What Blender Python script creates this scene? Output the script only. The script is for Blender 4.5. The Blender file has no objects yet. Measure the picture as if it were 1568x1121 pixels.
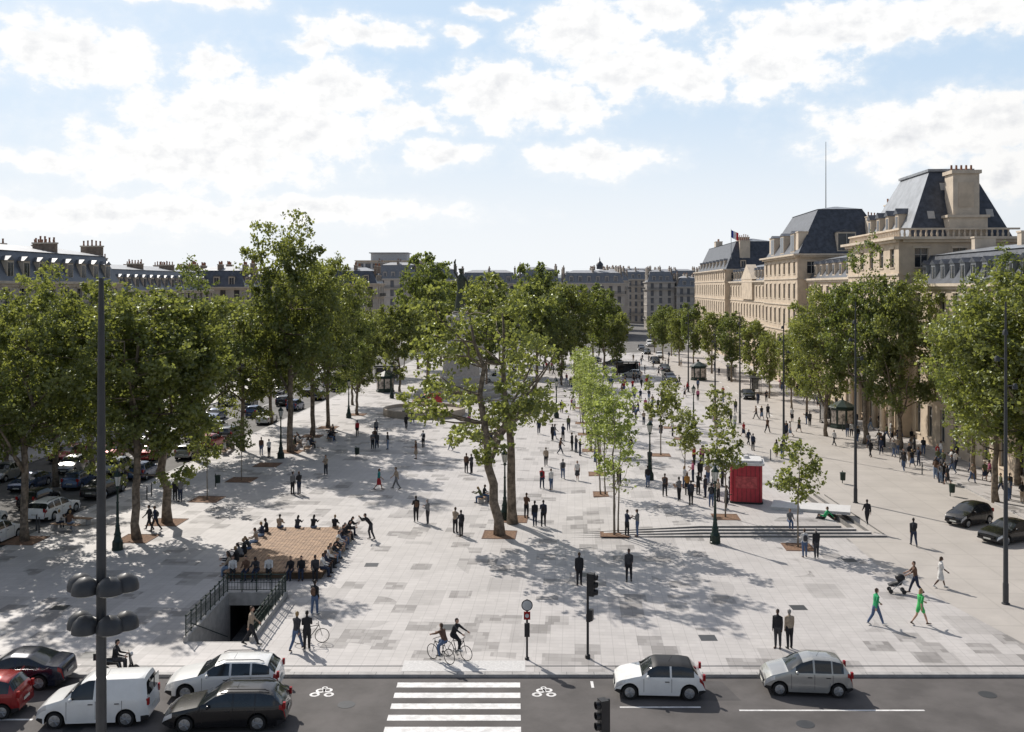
import bpy, math, random, numpy as np
from mathutils import Vector, Matrix
rad=math.radians
random.seed(7)
sc=bpy.context.scene
COL=sc.collection
# ---------------------------------------------------------------- survey frame
EYE=17.0; FOC=1500.0; AX=0.064   # camera height (m), focal (photo px), plaza axis slope dx/dy
AXA=math.degrees(math.atan(AX))
def terr(x,y):
    # low stepped terrace on the right hand side of the plaza
    if 4.0<x<25.5 and 66.6<y<96:
        t=min(1,max(0,(x-4)/9.0)); h=0.48*t
        if y<68.2: h*= (math.floor((y-66.6)/0.4)+1)/4.0
        if y>80: h*=max(0,(96-y)/16)
        return h
    return 0.0
def gz(x,y):
    if y<43.0 and y>32.3: return -0.126
    if x<-37.5+AX*y and x>-53+AX*y and y>43: return -0.126
    return terr(x,y)
def G(px,py):
    z=0.0
    for _ in range(3):
        y=FOC*(EYE-z)/(py-440.0); x=(px-784.0)/FOC*y; z=gz(x,y)
    return (x,y,z)
# ---------------------------------------------------------------- node helpers
class NT:
    def __init__(s,nt): s.nt=nt; s.N=nt.nodes; s.L=nt.links
    def new(s,t,**k):
        n=s.N.new(t)
        for a,b in k.items(): setattr(n,a,b)
        return n
    def put(s,sock,val):
        if isinstance(val,bpy.types.NodeSocket): s.L.new(val,sock)
        else: sock.default_value=val
    def m(s,op,a,b=None,c=None,clamp=False):
        n=s.new('ShaderNodeMath',operation=op,use_clamp=clamp)
        s.put(n.inputs[0],a)
        if b is not None: s.put(n.inputs[1],b)
        if c is not None: s.put(n.inputs[2],c)
        return n.outputs[0]
    def vm(s,op,a,b=None,c=None):
        n=s.new('ShaderNodeVectorMath',operation=op)
        s.put(n.inputs[0],a)
        if b is not None: s.put(n.inputs[1],b)
        if c is not None: s.put(n.inputs[2],c)
        return n.outputs['Value'] if op in('LENGTH','DOT_PRODUCT') else n.outputs['Vector']
    def mix(s,f,a,b,bt='MIX'):
        n=s.new('ShaderNodeMix',data_type='RGBA',blend_type=bt)
        s.put(n.inputs[0],f)
        s.put(n.inputs[6],a if not isinstance(a,tuple) else (*a[:3],1)); s.put(n.inputs[7],b if not isinstance(b,tuple) else (*b[:3],1))
        return n.outputs[2]
    def noise(s,vec,scale,detail=3,rough=.55,dim='3D'):
        n=s.new('ShaderNodeTexNoise',noise_dimensions=dim)
        if vec is not None: s.L.new(vec,n.inputs['Vector'])
        n.inputs['Scale'].default_value=scale; n.inputs['Detail'].default_value=detail; n.inputs['Roughness'].default_value=rough
        return n.outputs[0]
    def sstep(s,x,a,b):
        n=s.new('ShaderNodeMapRange',interpolation_type='SMOOTHSTEP'); s.put(n.inputs[0],x)
        n.inputs[1].default_value=a;n.inputs[2].default_value=b
        return n.outputs[0]
MATS={}
def mat(name,col=(.5,.5,.5),rough=.7,metal=0,var=.15,scale=3.0,spec=.4,coat=0,bump=0,coord='Object'):
    if name in MATS: return MATS[name]
    m=bpy.data.materials.new(name); m.use_nodes=True; t=NT(m.node_tree)
    b=t.N['Principled BSDF']; b.inputs['Roughness'].default_value=rough; b.inputs['Metallic'].default_value=metal
    b.inputs['Specular IOR Level'].default_value=spec; b.inputs['Coat Weight'].default_value=coat
    tc=t.new('ShaderNodeTexCoord'); v=tc.outputs[coord]
    n=t.noise(v,scale,4,.6)
    f=t.sstep(n,.3,.7)
    d=tuple(c*(1-var) for c in col); e=tuple(min(1,c*(1+var)) for c in col)
    t.L.new(t.mix(f,d,e),b.inputs['Base Color'])
    if bump:
        bp=t.new('ShaderNodeBump'); bp.inputs['Strength'].default_value=bump; bp.inputs['Distance'].default_value=.02
        t.L.new(t.noise(v,scale*8,3),bp.inputs['Height']); t.L.new(bp.outputs[0],b.inputs['Normal'])
    MATS[name]=m; return m
# ---------------------------------------------------------------- mesh builder
class MB:
    def __init__(s): s.v=[];s.f=[];s.m=[];s.T=None
    def add(s,vs,fs,m=0):
        o=len(s.v)
        if s.T is not None: vs=[tuple(s.T@Vector(v)) for v in vs]
        else: vs=[tuple(v) for v in vs]
        s.v+=vs; s.f+=[tuple(i+o for i in f) for f in fs]; s.m+=[m]*len(fs)
    def box(s,x0,x1,y0,y1,z0,z1,m=0):
        s.add([(x0,y0,z0),(x1,y0,z0),(x1,y1,z0),(x0,y1,z0),(x0,y0,z1),(x1,y0,z1),(x1,y1,z1),(x0,y1,z1)],
              [(0,3,2,1),(4,5,6,7),(0,1,5,4),(1,2,6,5),(2,3,7,6),(3,0,4,7)],m)
    def frus(s,b,z0,t,z1,m=0,mt=None):
        (x0,x1,y0,y1)=b;(a0,a1,c0,c1)=t
        s.add([(x0,y0,z0),(x1,y0,z0),(x1,y1,z0),(x0,y1,z0),(a0,c0,z1),(a1,c0,z1),(a1,c1,z1),(a0,c1,z1)],
              [(0,3,2,1),(0,1,5,4),(1,2,6,5),(2,3,7,6),(3,0,4,7)],m)
        s.add([(a0,c0,z1),(a1,c0,z1),(a1,c1,z1),(a0,c1,z1)],[(0,1,2,3)],m if mt is None else mt)
    def prism(s,poly,z0,z1,m=0,mside=None):
        n=len(poly)
        s.add([(x,y,z0) for x,y in poly]+[(x,y,z1) for x,y in poly],[tuple(range(n,2*n))],m)
        s.add([(x,y,z0) for x,y in poly]+[(x,y,z1) for x,y in poly],[(i,(i+1)%n,n+(i+1)%n,n+i) for i in range(n)],m if mside is None else mside)
    def tube(s,pts,rs,n=8,m=0,ref=(1,0,0)):
        pts=[Vector(p) for p in pts]; rs=[(r,r) if not isinstance(r,tuple) else r for r in rs]
        vs=[];k=len(pts)
        for i,p in enumerate(pts):
            d=(pts[min(i+1,k-1)]-pts[max(i-1,0)])
            if d.length<1e-6:d=Vector((0,0,1))
            d.normalize(); R=Vector(ref)
            if abs(d.dot(R))>.93: R=Vector((0,1,0)) if abs(d.y)<.9 else Vector((0,0,1))
            a=(R-d*R.dot(d)).normalized(); b=d.cross(a)
            for j in range(n):
                t=2*math.pi*j/n; vs.append(p+a*math.cos(t)*rs[i][0]+b*math.sin(t)*rs[i][1])
        fs=[(i*n+j,i*n+(j+1)%n,(i+1)*n+(j+1)%n,(i+1)*n+j) for i in range(k-1) for j in range(n)]
        fs+=[tuple(reversed(range(n))),tuple(range((k-1)*n,k*n))]
        s.add(vs,fs,m)
    def lathe(s,prof,c=(0,0,0),n=12,m=0,axis='z'):
        vs=[]
        for r,z in prof:
            for j in range(n):
                t=2*math.pi*j/n
                if axis=='z': vs.append((c[0]+r*math.cos(t),c[1]+r*math.sin(t),c[2]+z))
                elif axis=='y': vs.append((c[0]+r*math.cos(t),c[1]+z,c[2]+r*math.sin(t)))
                else: vs.append((c[0]+z,c[1]+r*math.cos(t),c[2]+r*math.sin(t)))
        k=len(prof)
        fs=[(i*n+j,i*n+(j+1)%n,(i+1)*n+(j+1)%n,(i+1)*n+j) for i in range(k-1) for j in range(n)]
        fs+=[tuple(reversed(range(n))),tuple(range((k-1)*n,k*n))]
        s.add(vs,fs,m)
    def ell(s,c,r,m=0,n=12,k=8):
        s.lathe_e([(math.sin(math.pi*i/k),-math.cos(math.pi*i/k)) for i in range(k+1)],c,r,n,m)
    def lathe_e(s,prof,c,r,n,m):
        vs=[(c[0]+max(q,.01)*math.cos(2*math.pi*j/n)*r[0],c[1]+max(q,.01)*math.sin(2*math.pi*j/n)*r[1],c[2]+z*r[2]) for q,z in prof for j in range(n)]
        k=len(prof)
        fs=[(i*n+j,i*n+(j+1)%n,(i+1)*n+(j+1)%n,(i+1)*n+j) for i in range(k-1) for j in range(n)]
        s.add(vs,fs,m)
    def mesh(s,name,mats,smooth=None):
        me=bpy.data.meshes.new(name); me.from_pydata(s.v,[],s.f)
        for m in mats: me.materials.append(m)
        me.polygons.foreach_set('material_index',s.m)
        if smooth is not None:
            me.polygons.foreach_set('use_smooth',[True]*len(s.f))
            me.set_sharp_from_angle(angle=rad(smooth))
        me.update(); return me
    def obj(s,name,mats,parent=None,smooth=None,loc=(0,0,0),rot=0):
        return place(name,s.mesh(name,mats,smooth),loc,rot,parent=parent)
def place(name,me,loc=(0,0,0),rot=0,scale=1,parent=None):
    o=bpy.data.objects.new(name,me); COL.objects.link(o)
    o.location=loc; o.rotation_euler=(0,0,rad(rot))
    o.scale=(scale,)*3 if not isinstance(scale,tuple) else scale
    if parent: o.parent=parent
    return o
def empty(name,loc=(0,0,0)):
    o=bpy.data.objects.new(name,None); COL.objects.link(o); o.location=loc; return o
# ---------------------------------------------------------------- materials
def paving_mat(name,base,dark,density,cw=1.2,ch=1.3,lines=.86):
    m=bpy.data.materials.new(name); m.use_nodes=True; t=NT(m.node_tree); b=t.N['Principled BSDF']
    b.inputs['Roughness'].default_value=.6; b.inputs['Specular IOR Level'].default_value=.4
    tc=t.new('ShaderNodeTexCoord'); mp=t.new('ShaderNodeMapping'); mp.inputs['Rotation'].default_value=(0,0,rad(AXA))
    t.L.new(tc.outputs['Object'],mp.inputs[0]); sp=t.new('ShaderNodeSeparateXYZ'); t.L.new(mp.outputs[0],sp.inputs[0])
    a,c=sp.outputs[0],sp.outputs[1]
    def cells(cw,ch,seed):
        row=t.m('FLOOR',t.m('DIVIDE',c,ch))
        wn=t.new('ShaderNodeTexWhiteNoise',noise_dimensions='1D'); t.L.new(t.m('ADD',row,seed),wn.inputs['W'])
        off=t.m('MULTIPLY',t.m('ROUND',t.m('MULTIPLY',wn.outputs[0],4)),.25)
        col=t.m('FLOOR',t.m('ADD',t.m('DIVIDE',a,cw),off))
        cb=t.new('ShaderNodeCombineXYZ'); t.L.new(col,cb.inputs[0]); t.L.new(row,cb.inputs[1]); cb.inputs[2].default_value=seed
        w=t.new('ShaderNodeTexWhiteNoise',noise_dimensions='3D'); t.L.new(cb.outputs[0],w.inputs[0]); return w.outputs[0]
    r1=cells(cw,ch,1.3); r2=cells(cw*.5,ch*.333,5.1); r3=cells(cw*1.5,ch*2,9.7)
    big=t.noise(tc.outputs['Object'],.05,2)
    thr=t.m('SUBTRACT',1.0+.25,t.m('MULTIPLY',big,.5+density))
    p=t.m('MULTIPLY',t.m('GREATER_THAN',r1,thr),t.m('ADD',.35,t.m('MULTIPLY',r2,.5)))
    p3=t.m('MULTIPLY',t.m('GREATER_THAN',r3,t.m('ADD',thr,.02)),.3)
    p=t.m('ADD',p,p3)
    p2=t.m('MULTIPLY',r2,.16)
    f=t.m('ADD',p,p2,clamp=True)
    col=t.mix(f,base,dark)
    def line(x,w,th):
        fr=t.m('FRACT',t.m('DIVIDE',x,w)); return t.m('LESS_THAN',fr,th)
    ln=t.m('MAXIMUM',line(a,cw*.5,.04),line(c,ch*.333,.05))
    ln=t.m('MULTIPLY',ln,1-lines)
    ln=t.m('SUBTRACT',1.0,ln)
    mul=t.new('ShaderNodeCombineXYZ'); [t.L.new(ln,mul.inputs[i]) for i in range(3)]
    col=t.mix(1.0,col,mul.outputs[0],'MULTIPLY')
    d=t.sstep(t.noise(tc.outputs['Object'],.35,6,.65),.25,.75)
    dm=t.m('ADD',.88,t.m('MULTIPLY',d,.16)); mm=t.new('ShaderNodeCombineXYZ'); [t.L.new(dm,mm.inputs[i]) for i in range(3)]
    col=t.mix(1.0,col,mm.outputs[0],'MULTIPLY')
    s=t.sstep(t.noise(tc.outputs['Object'],2.2,5,.7),.64,.74)
    col=t.mix(t.m('MULTIPLY',s,.25),col,(dark[0]*.6,dark[1]*.6,dark[2]*.6))
    t.L.new(col,b.inputs['Base Color'])
    return m
M_pave=paving_mat('paving_stone',(.52,.493,.476),(.25,.235,.225),.32,lines=.76)
M_lane=paving_mat('light_concrete_road',(.47,.435,.40),(.38,.355,.33),.1,cw=5,ch=8,lines=.9)
M_asph=mat('asphalt',(.098,.09,.087),.85,var=.2,scale=.5,bump=.3)
M_asphfar=mat('asphalt_worn',(.13,.125,.12),.85,var=.2,scale=.3)
M_kerb=mat('granite_kerb',(.36,.35,.34),.7,var=.15,scale=2)
M_paint=mat('road_paint',(.70,.69,.68),.6,var=.18,scale=3)
M_stone=mat('limestone',(.56,.46,.35),.85,var=.14,scale=.6)
M_stone2=mat('limestone_trim',(.60,.51,.405),.85,var=.12,scale=.8)
M_stoneg=mat('weathered_stone',(.42,.365,.305),.9,var=.2,scale=.4)
M_slate=mat('slate_roof',(.065,.072,.088),.42,var=.3,scale=1.5)
M_zinc=mat('zinc_roof',(.27,.285,.305),.4,var=.18,scale=.8,metal=.2)
M_zincd=mat('dark_zinc_roof',(.11,.12,.14),.42,var=.2,scale=.8,metal=.2)
M_glassb=mat('window_glass',(.035,.04,.048),.12,var=.5,scale=.7,spec=.6)
M_frame=mat('window_frame',(.45,.43,.40),.6,var=.08)
M_iron=mat('black_iron',(.02,.022,.022),.5,var=.2)
M_brick=mat('chimney_brick',(.25,.19,.145),.9,var=.3,scale=2)
M_pot=mat('chimney_pot_clay',(.27,.13,.08),.8,var=.3)
M_green=mat('dark_green_iron',(.012,.03,.022),.4,var=.2)
M_mast=mat('grey_mast_paint',(.05,.052,.055),.45,var=.1)
M_wood=mat('wood_deck',(.30,.19,.115),.7,var=.3,scale=2.5)
M_red=mat('red_panel',(.40,.03,.045),.45,var=.12)
M_white=mat('white_panel',(.62,.61,.6),.5,var=.06)
M_soil=mat('tree_pit_gravel',(.20,.12,.075),.95,var=.3,scale=6,bump=.5)
M_bark=mat('plane_bark',(.18,.145,.11),.9,var=.5,scale=3,bump=.6)
M_barkl=mat('young_bark',(.22,.19,.15),.9,var=.3,scale=4)
M_lampg=mat('lantern_glass',(.55,.55,.5),.2,var=.05)
M_lens_r=mat('red_lens',(.25,.01,.01),.2,var=.05)
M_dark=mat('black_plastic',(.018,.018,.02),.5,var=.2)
M_bronze=mat('bronze',(.06,.07,.05),.5,metal=.4,var=.3)
M_steel=mat('steel',(.35,.36,.37),.35,metal=.8,var=.1)
# paler variants for the far side of the square, aerial haze mixed into their colours
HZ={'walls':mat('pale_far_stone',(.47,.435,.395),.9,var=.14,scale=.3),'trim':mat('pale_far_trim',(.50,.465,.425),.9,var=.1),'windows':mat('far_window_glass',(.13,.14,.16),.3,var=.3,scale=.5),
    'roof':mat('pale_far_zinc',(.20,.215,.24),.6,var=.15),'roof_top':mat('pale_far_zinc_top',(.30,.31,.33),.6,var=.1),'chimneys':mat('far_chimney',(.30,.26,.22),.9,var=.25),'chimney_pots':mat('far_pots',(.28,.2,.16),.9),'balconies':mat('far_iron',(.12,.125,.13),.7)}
def leaf_mat(name,c0,c1,tr,tf=.5):
    m=bpy.data.materials.new(name); m.use_nodes=True; t=NT(m.node_tree)
    for n in list(t.N):
        if n.type!='OUTPUT_MATERIAL': t.N.remove(n)
    out=[n for n in t.N if n.type=='OUTPUT_MATERIAL'][0]
    at=t.new('ShaderNodeAttribute',attribute_name='v'); v=at.outputs['Fac']
    oi=t.new('ShaderNodeObjectInfo')
    vv=t.m('ADD',v,t.m('MULTIPLY',t.m('SUBTRACT',oi.outputs['Random'],.5),.3),clamp=True)
    col=t.mix(vv,c0,c1)
    d=t.new('ShaderNodeBsdfDiffuse'); t.L.new(col,d.inputs[0])
    x=t.new('ShaderNodeBsdfTranslucent'); t.L.new(t.mix(vv,tuple(k*.6 for k in tr),tr),x.inputs[0])
    mx=t.new('ShaderNodeMixShader'); mx.inputs[0].default_value=tf
    t.L.new(d.outputs[0],mx.inputs[1]); t.L.new(x.outputs[0],mx.inputs[2])
    g=t.new('ShaderNodeBsdfGlossy'); g.inputs['Roughness'].default_value=.42; g.inputs[0].default_value=(.9,.95,.85,1)
    m2=t.new('ShaderNodeMixShader'); m2.inputs[0].default_value=.06
    t.L.new(mx.outputs[0],m2.inputs[1]); t.L.new(g.outputs[0],m2.inputs[2]); t.L.new(m2.outputs[0],out.inputs[0])
    return m
M_leaf=leaf_mat('plane_leaf',(.07,.095,.026),(.17,.195,.06),(.40,.44,.085),.48)
M_leafd=leaf_mat('dark_leaf',(.055,.08,.024),(.14,.17,.05),(.31,.37,.07),.46)
M_leafy=leaf_mat('young_leaf',(.14,.19,.045),(.28,.34,.10),(.52,.60,.14),.5)
# ---------------------------------------------------------------- world
W=bpy.data.worlds.new('World'); sc.world=W; W.use_nodes=True
try: W.cycles.sampling_method='NONE'
except Exception as e: print(e)
t=NT(W.node_tree); bg=t.N['Background']; bg.inputs[1].default_value=.1
SUN_EL=40; SUN_AZ=-33.5  # degrees from +Y toward +X (negative = left)
sky=t.new('ShaderNodeTexSky'); sky.sky_type='NISHITA'; sky.sun_disc=False; sky.sun_elevation=rad(SUN_EL); sky.sun_rotation=rad(SUN_AZ)
sky.air_density=1.0; sky.dust_density=1.5; sky.ozone_density=1.2; sky.altitude=50
tc=t.new('ShaderNodeTexCoord'); sp=t.new('ShaderNodeSeparateXYZ'); t.L.new(tc.outputs['Generated'],sp.inputs[0])
az=t.m('ARCTAN2',sp.outputs[0],sp.outputs[1]); el=t.m('ARCSINE',sp.outputs[2])
cb=t.new('ShaderNodeCombineXYZ'); t.L.new(t.m('MULTIPLY',az,15.0),cb.inputs[0]); t.L.new(t.m('MULTIPLY',el,15.0),cb.inputs[1])
P=cb.outputs[0]
st=t.vm('MULTIPLY',P,(1,1.6,1))
nz=t.new('ShaderNodeTexNoise'); t.L.new(st,nz.inputs['Vector']); nz.inputs['Scale'].default_value=.8; nz.inputs['Detail'].default_value=4; nz.inputs['Roughness'].default_value=.6
warp=t.vm('MULTIPLY',t.vm('SUBTRACT',nz.outputs['Color'],(.5,.5,.5)),(1.2,.7,0))
Q=t.vm('ADD',P,warp)
blobs=[(120,85,115,40),(60,75,60,26),(320,100,42,22),(250,5,100,14),(360,15,50,20),(390,190,195,72),(300,240,190,50),(520,140,95,38),(480,75,40,18),
(560,55,85,20),(745,30,36,10),(710,65,26,12),(760,150,98,44),(690,235,65,22),(890,60,95,42),(960,110,110,40),(860,170,75,28),(900,240,95,26),(1010,25,80,26),
(1190,110,95,42),(1290,50,180,34),(1480,25,130,34),(1400,205,135,46),(1520,190,80,40),(120,325,250,24),(450,325,230,22),(1550,260,80,36),(60,245,60,18),(1050,120,50,34),(620,180,55,22)]
cur=None
for (cx,cy,rx,ry) in blobs:
    u=math.atan((cx-784)/FOC)*15; v=(440-cy)/FOC*math.cos(math.atan((cx-784)/FOC))*15
    sx,sy=100/rx,100/ry
    l=t.vm('LENGTH',t.vm('MULTIPLY_ADD',Q,(sx,sy,0),(-u*sx,-v*sy,0)))
    if cur is None: cur=l
    else:
        n=t.new('ShaderNodeMath',operation='SMOOTH_MIN'); t.L.new(cur,n.inputs[0]); t.L.new(l,n.inputs[1]); n.inputs[2].default_value=.2; cur=n.outputs[0]
PF=t.vm('MULTIPLY',P,(1,1.35,1))
fine=t.noise(PF,2.1,7,.6)
fine2=t.noise(t.vm('ADD',PF,(-.10,.14,0)),2.1,5,.6)
dens=t.m('ADD',t.m('SUBTRACT',1.17,cur),t.m('MULTIPLY',t.m('SUBTRACT',fine,.5),2.3))
dn=t.vm('MULTIPLY',tc.outputs['Generated'],(1,1,2.2))
gen=t.m('MULTIPLY',t.m('SUBTRACT',t.noise(dn,2.6,4,.6),.54),5.0)
out_of=t.sstep(t.m('ABSOLUTE',az),.5,.7); hi=t.sstep(el,.29,.36); w=t.m('MAXIMUM',out_of,hi)
dens2=t.m('ADD',t.m('MULTIPLY',dens,t.m('SUBTRACT',1.0,w)),t.m('MULTIPLY',gen,w))
# crisp sunlit edge plus a soft thin-cloud skirt
cf=t.m('ADD',t.m('MULTIPLY',t.sstep(dens2,-.02,.42),.72),t.m('MULTIPLY',t.sstep(dens2,-.65,.35),.27))
inner=t.sstep(dens2,.1,.7)
rel=t.m('MULTIPLY',t.m('SUBTRACT',fine2,fine),2.8)
gry=t.m('MULTIPLY',t.m('ADD',t.m('MULTIPLY',t.sstep(cur,.75,.1),.3),rel,clamp=True),inner)
ccol=t.mix(gry,(10.4,10.35,10.25),(7.9,8.05,8.35))
# clouds are brightest on the sunny side of the dome
sd=(math.sin(rad(SUN_AZ))*math.cos(rad(SUN_EL)),math.cos(rad(SUN_AZ))*math.cos(rad(SUN_EL)),math.sin(rad(SUN_EL)))
dt=t.vm('DOT_PRODUCT',tc.outputs['Generated'],sd)
br=t.m('ADD',.50,t.m('MULTIPLY',t.sstep(dt,-.1,.6),.50))
bc=t.new('ShaderNodeCombineXYZ'); [t.L.new(br,bc.inputs[i]) for i in range(3)]
ccol=t.mix(1.0,ccol,bc.outputs[0],'MULTIPLY')
hz=t.sstep(el,.23,.02)
veil=t.m('MULTIPLY',t.m('SUBTRACT',1.0,w),.85)
skyc=t.mix(veil,sky.outputs[0],(6.3,7.9,9.7))
skyc=t.mix(t.m('MULTIPLY',hz,.9),skyc,t.mix(1.0,(9.4,9.6,9.8),bc.outputs[0],'MULTIPLY'))
# brighter aureole on the sun side (upper left)
aur=t.m('MULTIPLY',t.sstep(dt,.82,1.0),.55)
skyc=t.mix(aur,skyc,(9.6,9.8,10.0))
t.L.new(t.mix(cf,skyc,ccol),bg.inputs[0])
sun=bpy.data.lights.new('sun','SUN'); sun.energy=4.8; sun.angle=rad(.53); sun.color=(1,.94,.86)
so=bpy.data.objects.new('sun',sun); COL.objects.link(so)
so.rotation_euler=Vector(sd).to_track_quat('Z','Y').to_euler(); so.location=(-60,80,90)
# ---------------------------------------------------------------- camera
cam=bpy.data.cameras.new('camera'); co=bpy.data.objects.new('camera',cam); COL.objects.link(co)
co.location=(0,0,EYE); co.rotation_euler=(rad(90),0,0); cam.sensor_width=36; cam.lens=FOC/1568*36; cam.shift_y=-120.5/1568
cam.clip_end=9000; cam.clip_start=.3; sc.camera=co
sc.view_settings.view_transform='Standard'; sc.view_settings.look='None'; sc.view_settings.exposure=0
# ---------------------------------------------------------------- ground
HX0,HX1,HY0,HY1=-15.75,-12.35,46.9,54.0   # metro stair opening
b=MB(); B=4000
def ring(b,x0,x1,y0,y1,z,m=0):
    b.add([(x0,y0,z),(x1,y0,z),(x1,HY0,z),(x0,HY0,z)],[(0,1,2,3)],m)
    b.add([(x0,HY1,z),(x1,HY1,z),(x1,y1,z),(x0,y1,z)],[(0,1,2,3)],m)
    b.add([(x0,HY0,z),(HX0,HY0,z),(HX0,HY1,z),(x0,HY1,z)],[(0,1,2,3)],m)
    b.add([(HX1,HY0,z),(x1,HY0,z),(x1,HY1,z),(HX1,HY1,z)],[(0,1,2,3)],m)
ring(b,-B,B,-300,B,-.135); b.obj('ground',[M_asphfar])
def ax(x0,y): return x0+AX*y
b=MB(); z=0.0; yk=43.3
b.add([(ax(-37.2,yk),yk,z),(60,yk,z),(60,HY0,z),(ax(-37.2,HY0),HY0,z)],[(0,1,2,3)])
b.add([(ax(-37.2,HY0),HY0,z),(HX0,HY0,z),(HX0,HY1,z),(ax(-37.2,HY1),HY1,z)],[(0,1,2,3)])
b.add([(HX1,HY0,z),(60,HY0,z),(60,HY1,z),(HX1,HY1,z)],[(0,1,2,3)])
b.add([(ax(-37.2,HY1),HY1,z),(60,HY1,z),(ax(60,255),255,z),(ax(-37.2,255),255,z)],[(0,1,2,3)])
b.obj('plaza_paving',[M_pave])
b=MB()
b.prism([(-24.6*1.9,43.0),(90,43.0),(90,43.3),(-24.6*1.9,43.3)],-.134,.004)
b.prism([(ax(-37.5,43.3),43.3),(ax(-37.2,43.3),43.3),(ax(-37.2,255),255),(ax(-37.5,255),255)],-.134,.004)
b.obj('kerb',[M_kerb])
b=MB(); b.add([(-80,43.92,.004),(90,43.92,.004),(90,44.02,.004),(-80,44.02,.004)],[(0,1,2,3)],0)
for i in range(-40,60): b.box(i*1.2,i*1.2+.02,43.0,43.3,.0045,.0052,0)
b.obj('drainage_channel',[M_mast])
b=MB(); b.add([(-90,32.3,-.130),(90,32.3,-.130),(90,43.0,-.130),(-90,43.0,-.130)],[(0,1,2,3)]); b.obj('road',[M_asph])
b=MB()
for (x0,x1,y0,y1) in ((-30,-18,39.5,42.2),(7,9.5,40.6,42.6),(14,26,33,35.4),(-10,-5.5,36,37.4)):
    b.add([(x0,y0,-.1285),(x1,y0,-.1285),(x1-.4,y1,-.1285),(x0+.2,y1,-.1285)],[(0,1,2,3)])
b.obj('asphalt_patch',[mat('asphalt_repair',(.075,.07,.07),.85,var=.2,scale=1)])
b=MB()
for x,y in ((-6.8,40.2),(11.5,38.4),(20,41.2),(-17,37.9)): b.lathe([(.36,0),(.36,.006),(.02,.006)],(x,y,-.128),20)
for x,y in ((-19.5,45.3),(-3.2,49),(9.5,47.5),(15.2,52),(-8.6,60),(4.4,58),(21,61),(-24,52)):
    b.box(x-.4,x+.4,y-.4,y+.4,.001,.006)
b.obj('manhole_cover',[M_mast])
b=MB(); b.prism([(-90,14),(90,14),(90,32.3),(-90,32.3)],-.134,0,0,1); b.obj('pavement',[M_pave,M_kerb])
b=MB()
b.add([(ax(18.5,60),60,.004),(ax(33,60),60,.004),(ax(33,255),255,.004),(ax(18.5,255),255,.004)],[(0,1,2,3)])
b.add([(ax(22,44.1),44.1,.004),(ax(33,44.1),44.1,.004),(ax(33,60),60,.004),(ax(18.5,60),60,.004)],[(0,1,2,3)])
b.obj('side_road',[M_lane])
b=MB(); 
b.prism([(ax(33,60),60),(ax(39,60),60),(ax(39,310),310),(ax(33,310),310)],0.002,.12,0,1)
b.prism([(ax(-62,40),40),(ax(-53,40),40),(ax(-53,290),290),(ax(-62,290),290)],-.134,.0,0,1)
b.prism([(-60,300),(27,300),(27,330),(-60,330)],-.134,.0,0,1)
b.obj('sidewalk',[M_pave,M_kerb])
b=MB()
def q(b,x0,x1,y0,y1,z=-.126,m=0,sk=0): b.add([(x0,y0,z),(x1,y0,z),(x1+sk,y1,z),(x0+sk,y1,z)],[(0,1,2,3)],m)
for i in range(7):
    yy=42.45-i*1.07; q(b,-4.95,.35,yy-.52,yy)
for x0,x1,yy in ((9.2,16.7,39.6),(4.4,7.7,39.9),(-11.5,-9.2,39.4),(26,33.5,39.2)): q(b,x0,x1,yy,yy+.12)
q(b,3.4,3.52,41.9,42.6); q(b,-25,-19,38.75,38.88)
for cx in (-8.0,1.35):
    for dx,dy in ((-.3,0),(.3,0),(0,.7),(-.12,.4),(.16,.45)):
        r=.22 if dy!=.7 else .13
        pts=[(cx+dx+math.cos(a*math.pi/5)*r,41.2+dy+math.sin(a*math.pi/5)*r,-.126) for a in range(10)]+[(cx+dx+math.cos(a*math.pi/5)*r*.5,41.2+dy+math.sin(a*math.pi/5)*r*.5,-.126) for a in range(10)]
        b.add(pts,[(a,(a+1)%10,10+(a+1)%10,10+a) for a in range(10)])
b.obj('road_marking',[M_paint])
b=MB()
b.add([(-4.9,43.35,.008),(.6,43.35,.008),(.6,44.6,.008),(-4.9,44.6,.008)],[(0,1,2,3)],0)
b.obj('tactile_paving',[mat('tactile',(.56,.55,.54),.6,var=.12,scale=9)])
b=MB()
for y in range(50,280,7): b.add([(ax(-45,y),y,-.126),(ax(-44.85,y),y,-.126),(ax(-44.85,y+3),y+3,-.126),(ax(-45,y+3),y+3,-.126)],[(0,1,2,3)])
for y in range(120,250,9): b.add([(ax(26,y),y,.008),(ax(26.15,y),y,.008),(ax(26.15,y+3),y+3,.008),(ax(26,y+3),y+3,.008)],[(0,1,2,3)])
b.obj('lane_marking',[M_paint])
# terrace with steps
b=MB()
X0,X1=4.0,25.5
for k in range(4):
    y0=66.6+.4*k; h=.12*(k+1); n=8
    xs=[4+ (9)*i/ n for i in range(n+1)]+[X1+ (3-k)*.9-2.7]
    for i in range(len(xs)-1):
        f=lambda x: h*min(1,(x-4)/9.0)
        a0,a1=xs[i],xs[i+1]
        y1=y0+.4 if k<3 else 80
        zb0=f(a0)*k/(k+1); zb1=f(a1)*k/(k+1)
        b.add([(a0,y0,zb0+.002),(a1,y0,zb1+.002),(a1,y0,f(a1)+.004),(a0,y0,f(a0)+.004),(a0,y1,f(a0)+.004),(a1,y1,f(a1)+.004)],[(0,1,2,3)],1)
        b.add([(a0,y0,f(a0)+.004),(a1,y0,f(a1)+.004),(a1,y1,f(a1)+.004),(a0,y1,f(a0)+.004)],[(0,1,2,3)],0)
        if k==3: b.add([(a0,80,f(a0)+.004),(a1,80,f(a1)+.004),(a1,96,.006),(a0,96,.006)],[(0,1,2,3)],0)
    xl=xs[-1]; b.add([(xl,y0,.002),(xl,80,.002),(xl,80,h),(xl,y0,h)],[(0,1,2,3)],1)
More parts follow.
